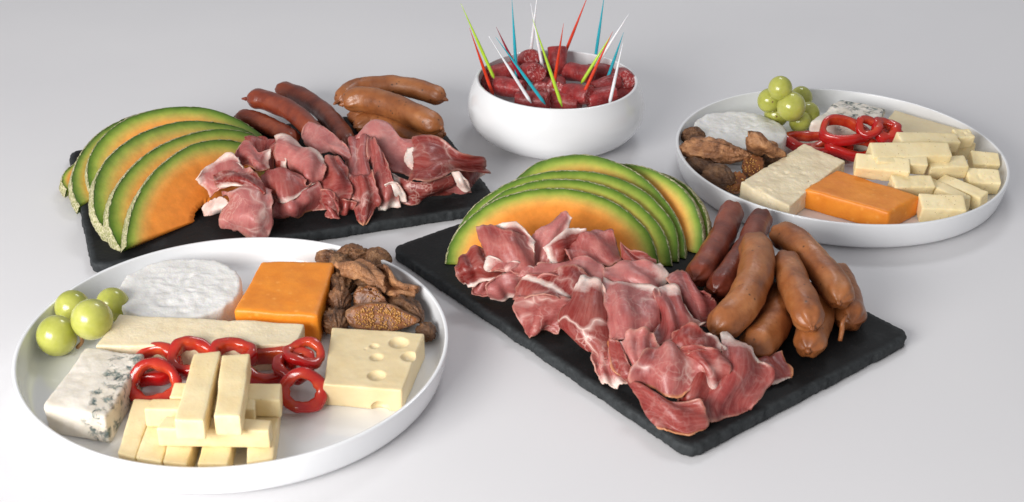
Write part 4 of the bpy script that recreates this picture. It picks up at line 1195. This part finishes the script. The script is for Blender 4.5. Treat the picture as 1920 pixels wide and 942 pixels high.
ham('A3', [[(610,210,3.1),(690,130,3.7),(800,60,4.2),(855,90,4.1)],[(605,260,2.8),(680,200,3.3),(760,170,3.6),(840,150,3.6)],[(610,330,2.3),(660,300,2.6),(700,330,2.5),(740,380,2.2)],[(630,430,1.6),(660,440,1.6),(690,420,1.7),(735,390,2.0)]], 'tallest ham curl with white fat edges in front of the melon face', g, fat='rf', fatw=.22, veins=.6, tuck=False)
ham('A3', [[(690,280,3.2),(760,220,3.6),(850,160,3.8),(950,170,3.6)],[(710,330,2.8),(790,290,3.2),(870,260,3.2),(950,230,3.2)],[(740,390,2.3),(800,380,2.4),(870,350,2.5),(900,310,2.6)]], 'ham fold with a broad white band leaning on the tallest curl', g, fat='lb', fatw=.28, veins=.4, tuck=False)
ham('A3', [[(200,500,1.0),(260,480,1.2),(330,490,1.2)],[(190,560,.4),(250,570,.5),(320,550,.6)],[(200,600,.1),(260,622,.1),(330,600,.2)]], 'dark ham end on the slate under the leftmost knob', g, veins=.1)
ham('A3', [[(75,390,1.7),(150,320,2.2),(275,318,2.2)],[(70,450,1.5),(170,420,2.0),(300,410,2.0)],[(120,530,.6),(210,510,1.0),(390,460,1.4)]], 'leftmost rounded ham knob at the foot of the front melon slice', g, fat='f', fatw=.12, veins=.2)
ham('A3', [[(225,160,3.4),(330,150,3.7),(430,190,3.7),(540,205,3.4)],[(255,260,2.9),(370,250,3.4),(480,280,3.3),(590,320,2.8)],[(280,350,2.4),(380,340,2.8),(500,370,2.7),(615,420,2.3)],[(300,440,1.8),(400,430,2.2),(500,460,2.0),(620,470,1.8)]], 'large left ham fold with a sharp upper corner on the melon', g, fat='', veins=.7, tuck=False)
ham('A3', [[(285,345,2.5),(420,385,2.6),(520,395,2.6),(635,440,2.3)],[(295,400,2.2),(410,415,2.4),(510,440,2.3),(610,470,2.0)],[(300,440,1.8),(400,445,2.1),(500,480,2.0),(570,505,1.7)]], 'pale ham band wrapped round the foot of the large left fold', g, fat='lb', fatw=.22, veins=1, tuck=False)
ham('A3', [[(285,545,1.2),(360,490,1.7),(450,470,1.8),(560,510,1.6)],[(290,600,.7),(370,570,1.1),(450,550,1.2),(520,550,1.0)],[(310,650,.15),(390,645,.2),(440,630,.3),(490,605,.4)]], 'small ham fold with a knobbly fat front edge on the slate', g, fat='f', fatw=.25, rind='r', veins=.5)
ham('A3', [[(650,440,2.2),(780,385,2.7),(900,370,2.8),(1060,400,2.6)],[(600,490,1.9),(760,440,2.5),(900,430,2.6),(1100,470,2.3)],[(560,540,1.6),(700,500,2.2),(880,480,2.2),(1110,560,1.8)]], 'long dark ham roll below the standing folds', g, veins=.2)
ham('A4', [[(385,240,2.7),(520,200,3.1),(640,210,3.2),(730,210,3.1)],[(370,310,2.6),(500,290,3.0),(640,280,3.1),(775,290,2.7)],[(400,360,2.3),(540,360,2.6),(660,380,2.6),(765,360,2.2)]], 'rounded ham fold with a white shoulder beside the rear melon slices', g, fat='r', fatw=.3, veins=.2)
ham('A4', [[(800,340,2.6),(890,260,2.9),(960,320,2.7),(1030,430,2.4)],[(860,410,2.3),(930,390,2.6),(1010,450,2.4),(1110,470,2.0)],[(920,510,1.7),(990,540,1.9),(1040,560,1.8),(1110,550,1.4)],[(970,600,1.2),(1020,640,1.3),(1070,640,1.2),(1100,640,1.0)]], 'dark red ham slice lying against the red sausages', g, veins=.2)
ham('A3', [[(505,650,1.2),(610,632,1.6),(740,645,1.8),(865,665,1.7)],[(505,740,.7),(610,740,1.1),(720,740,1.3),(830,760,1.2)],[(540,850,.25),(610,850,.5),(700,820,.7),(790,820,.7)],[(585,905,.05),(620,880,.2),(700,850,.3),(770,850,.3)]], 'veined ham lobe hanging to the slate on the left of the front pile', g, veins=1.3, tuck=False)
ham('A3', [[(560,510,1.9),(690,470,2.4),(880,440,2.7),(1000,490,2.5)],[(510,590,1.4),(650,560,2.0),(800,550,2.3),(940,570,2.1)],[(500,650,1.1),(600,630,1.6),(740,640,1.9),(870,660,1.7)]], 'ham slice with a torn diagonal fat streak above the veined lobe', g, fat='d', fatw=.26, veins=.5)
ham('A4', [[(205,375,2.6),(260,355,2.8),(320,400,2.6)],[(110,500,2.1),(230,500,2.6),(380,520,2.2)],[(50,620,1.4),(200,650,2.0),(410,660,1.6)],[(140,710,.9),(270,770,1.3),(415,770,1.2)],[(275,800,.7),(320,850,.8),(410,870,.8)]], 'heavily veined ham slice spreading down in the middle of the front pile', g, fat='b', fatw=.15, veins=1.4, tuck=False)
ham('A4', [[(365,330,2.8),(450,345,2.9),(580,365,2.8),(690,430,2.5)],[(370,440,2.6),(470,450,2.9),(600,470,2.8),(715,530,2.4)],[(390,590,2.0),(490,580,2.6),(610,590,2.5),(720,650,1.9)],[(420,750,1.3),(520,720,1.8),(620,690,1.8),(715,720,1.4)]], 'broad pink ham slice with a pale back edge in the centre of the front pile', g, fat='b', fatw=.16, veins=.9, tuck=False)
ham('A4', [[(735,400,2.7),(790,370,2.9),(850,420,2.7),(900,500,2.4)],[(735,510,2.5),(800,500,2.8),(880,560,2.6),(970,600,2.1)],[(740,640,2.0),(810,640,2.4),(880,660,2.2),(1010,620,1.8)],[(710,830,1.3),(760,770,1.8),(830,710,2.0),(900,690,1.9)]], 'ham slice with a wide white back corner pointing down to a tip', g, fat='br', fatw=.2, veins=.9, tuck=False)
ham('A5', [[(60,240,.9),(130,230,1.2),(205,220,1.3)],[(60,340,.6),(140,330,.9),(200,340,1.0)],[(80,430,.3),(160,420,.5),(250,440,.7)],[(120,510,.1),(220,540,.15),(330,510,.4)]], 'ham flap with a white fat foot on the slate edge side', g, fat='f', fatw=.3, veins=1, tuck=False)
ham('A5', [[(200,220,1.6),(240,220,1.8),(265,230,1.9)],[(190,330,1.2),(250,340,1.5),(310,350,1.6)],[(220,420,.8),(300,450,1.0),(365,470,1.1)],[(300,490,.6),(340,500,.6),(375,515,.7)]], 'narrow orange edged ham strip beside the small triangular fold', g, rind='fl', veins=.3)
ham('A5', [[(340,520,.7),(450,560,1.1),(620,660,1.2),(830,690,1.0)],[(390,620,.5),(510,660,.9),(660,730,1.0),(880,740,.8)],[(460,735,.15),(570,790,.4),(700,830,.5),(890,800,.4)],[(520,790,.05),(620,870,.05),(770,908,.05),(860,860,.05)]], 'lowest ham slice at the very front with an orange rim', g, rind='f', fat='', veins=.3, tuck=False)
ham('A5', [[(1280,380,.7),(1380,340,.6),(1480,325,.5)],[(1330,450,.6),(1430,420,.6),(1550,430,.4)],[(1370,530,.1),(1460,520,.1),(1545,470,.1)]], 'ham tongue sticking out to the right below the plump brown sausage', g, fat='f', fatw=.2, rind='r', veins=.2)
ham('A5', [[(1040,200,2.5),(1110,185,2.6),(1210,270,2.3),(1290,360,1.9)],[(1050,330,2.4),(1140,330,2.5),(1250,400,2.1),(1370,480,1.2)],[(1030,470,1.8),(1130,480,1.9),(1230,520,1.5),(1340,560,.7)],[(900,660,.8),(1040,660,.8),(1150,660,.6),(1240,660,.3)],[(930,800,.05),(1040,780,.05),(1120,740,.05),(1220,690,.05)]], 'large dark ham slice forming the right front end of the pile', g, fat='b', fatw=.18, veins=.3, tuck=False)
ham('A5', [[(760,560,1.3),(880,470,1.8),(960,560,1.4)],[(720,640,.9),(830,620,1.2),(960,640,1.0)],[(720,660,.5),(830,690,.5),(920,680,.6)]], 'dark ham piece in the hollow under the white pointed tip', g, veins=.1)
ham('A5', [[(260,220,2.0),(380,170,2.4),(500,170,2.3)],[(290,300,1.8),(400,290,2.2),(520,280,2.0)],[(370,440,1.2),(430,410,1.5),(490,360,1.6)]], 'small triangular ham fold with a white left edge', g, fat='l', fatw=.14, veins=.3, tuck=False)
ham('A5', [[(500,300,2.3),(600,240,2.6),(690,240,2.7),(760,300,2.6)],[(440,380,2.0),(570,350,2.5),(690,350,2.6),(870,390,2.3)],[(380,440,1.5),(540,450,2.0),(680,470,2.1),(850,450,1.9)],[(430,510,.9),(550,570,1.2),(660,620,1.2),(740,600,1.3)]], 'wide speckled ham slice curving down with an orange front rim', g, rind='f', veins=.9)
ham('A5', [[(680,150,2.9),(770,105,3.2),(860,140,3.1),(930,160,2.9)],[(670,220,2.7),(770,200,3.1),(870,200,3.1),(1000,220,2.7)],[(730,300,2.4),(830,290,2.8),(920,290,2.8),(1030,290,2.4)]], 'topmost folded ham slice on the right of the front pile', g, fat='r', fatw=.22, veins=.9)
ham('A5', [[(740,290,2.5),(860,275,2.9),(960,290,2.9),(1050,310,2.6)],[(760,320,2.4),(870,340,2.8),(970,360,2.7),(1080,400,2.4)],[(870,400,2.0),(920,430,2.3),(990,460,2.2),(1060,460,1.9)],[(930,560,1.3),(955,598,1.1),(985,590,1.1),(1020,540,1.3)]], 'pink ham ridge running out into a white pointed tip', g, fat='f', fatw=.3, veins=.5)
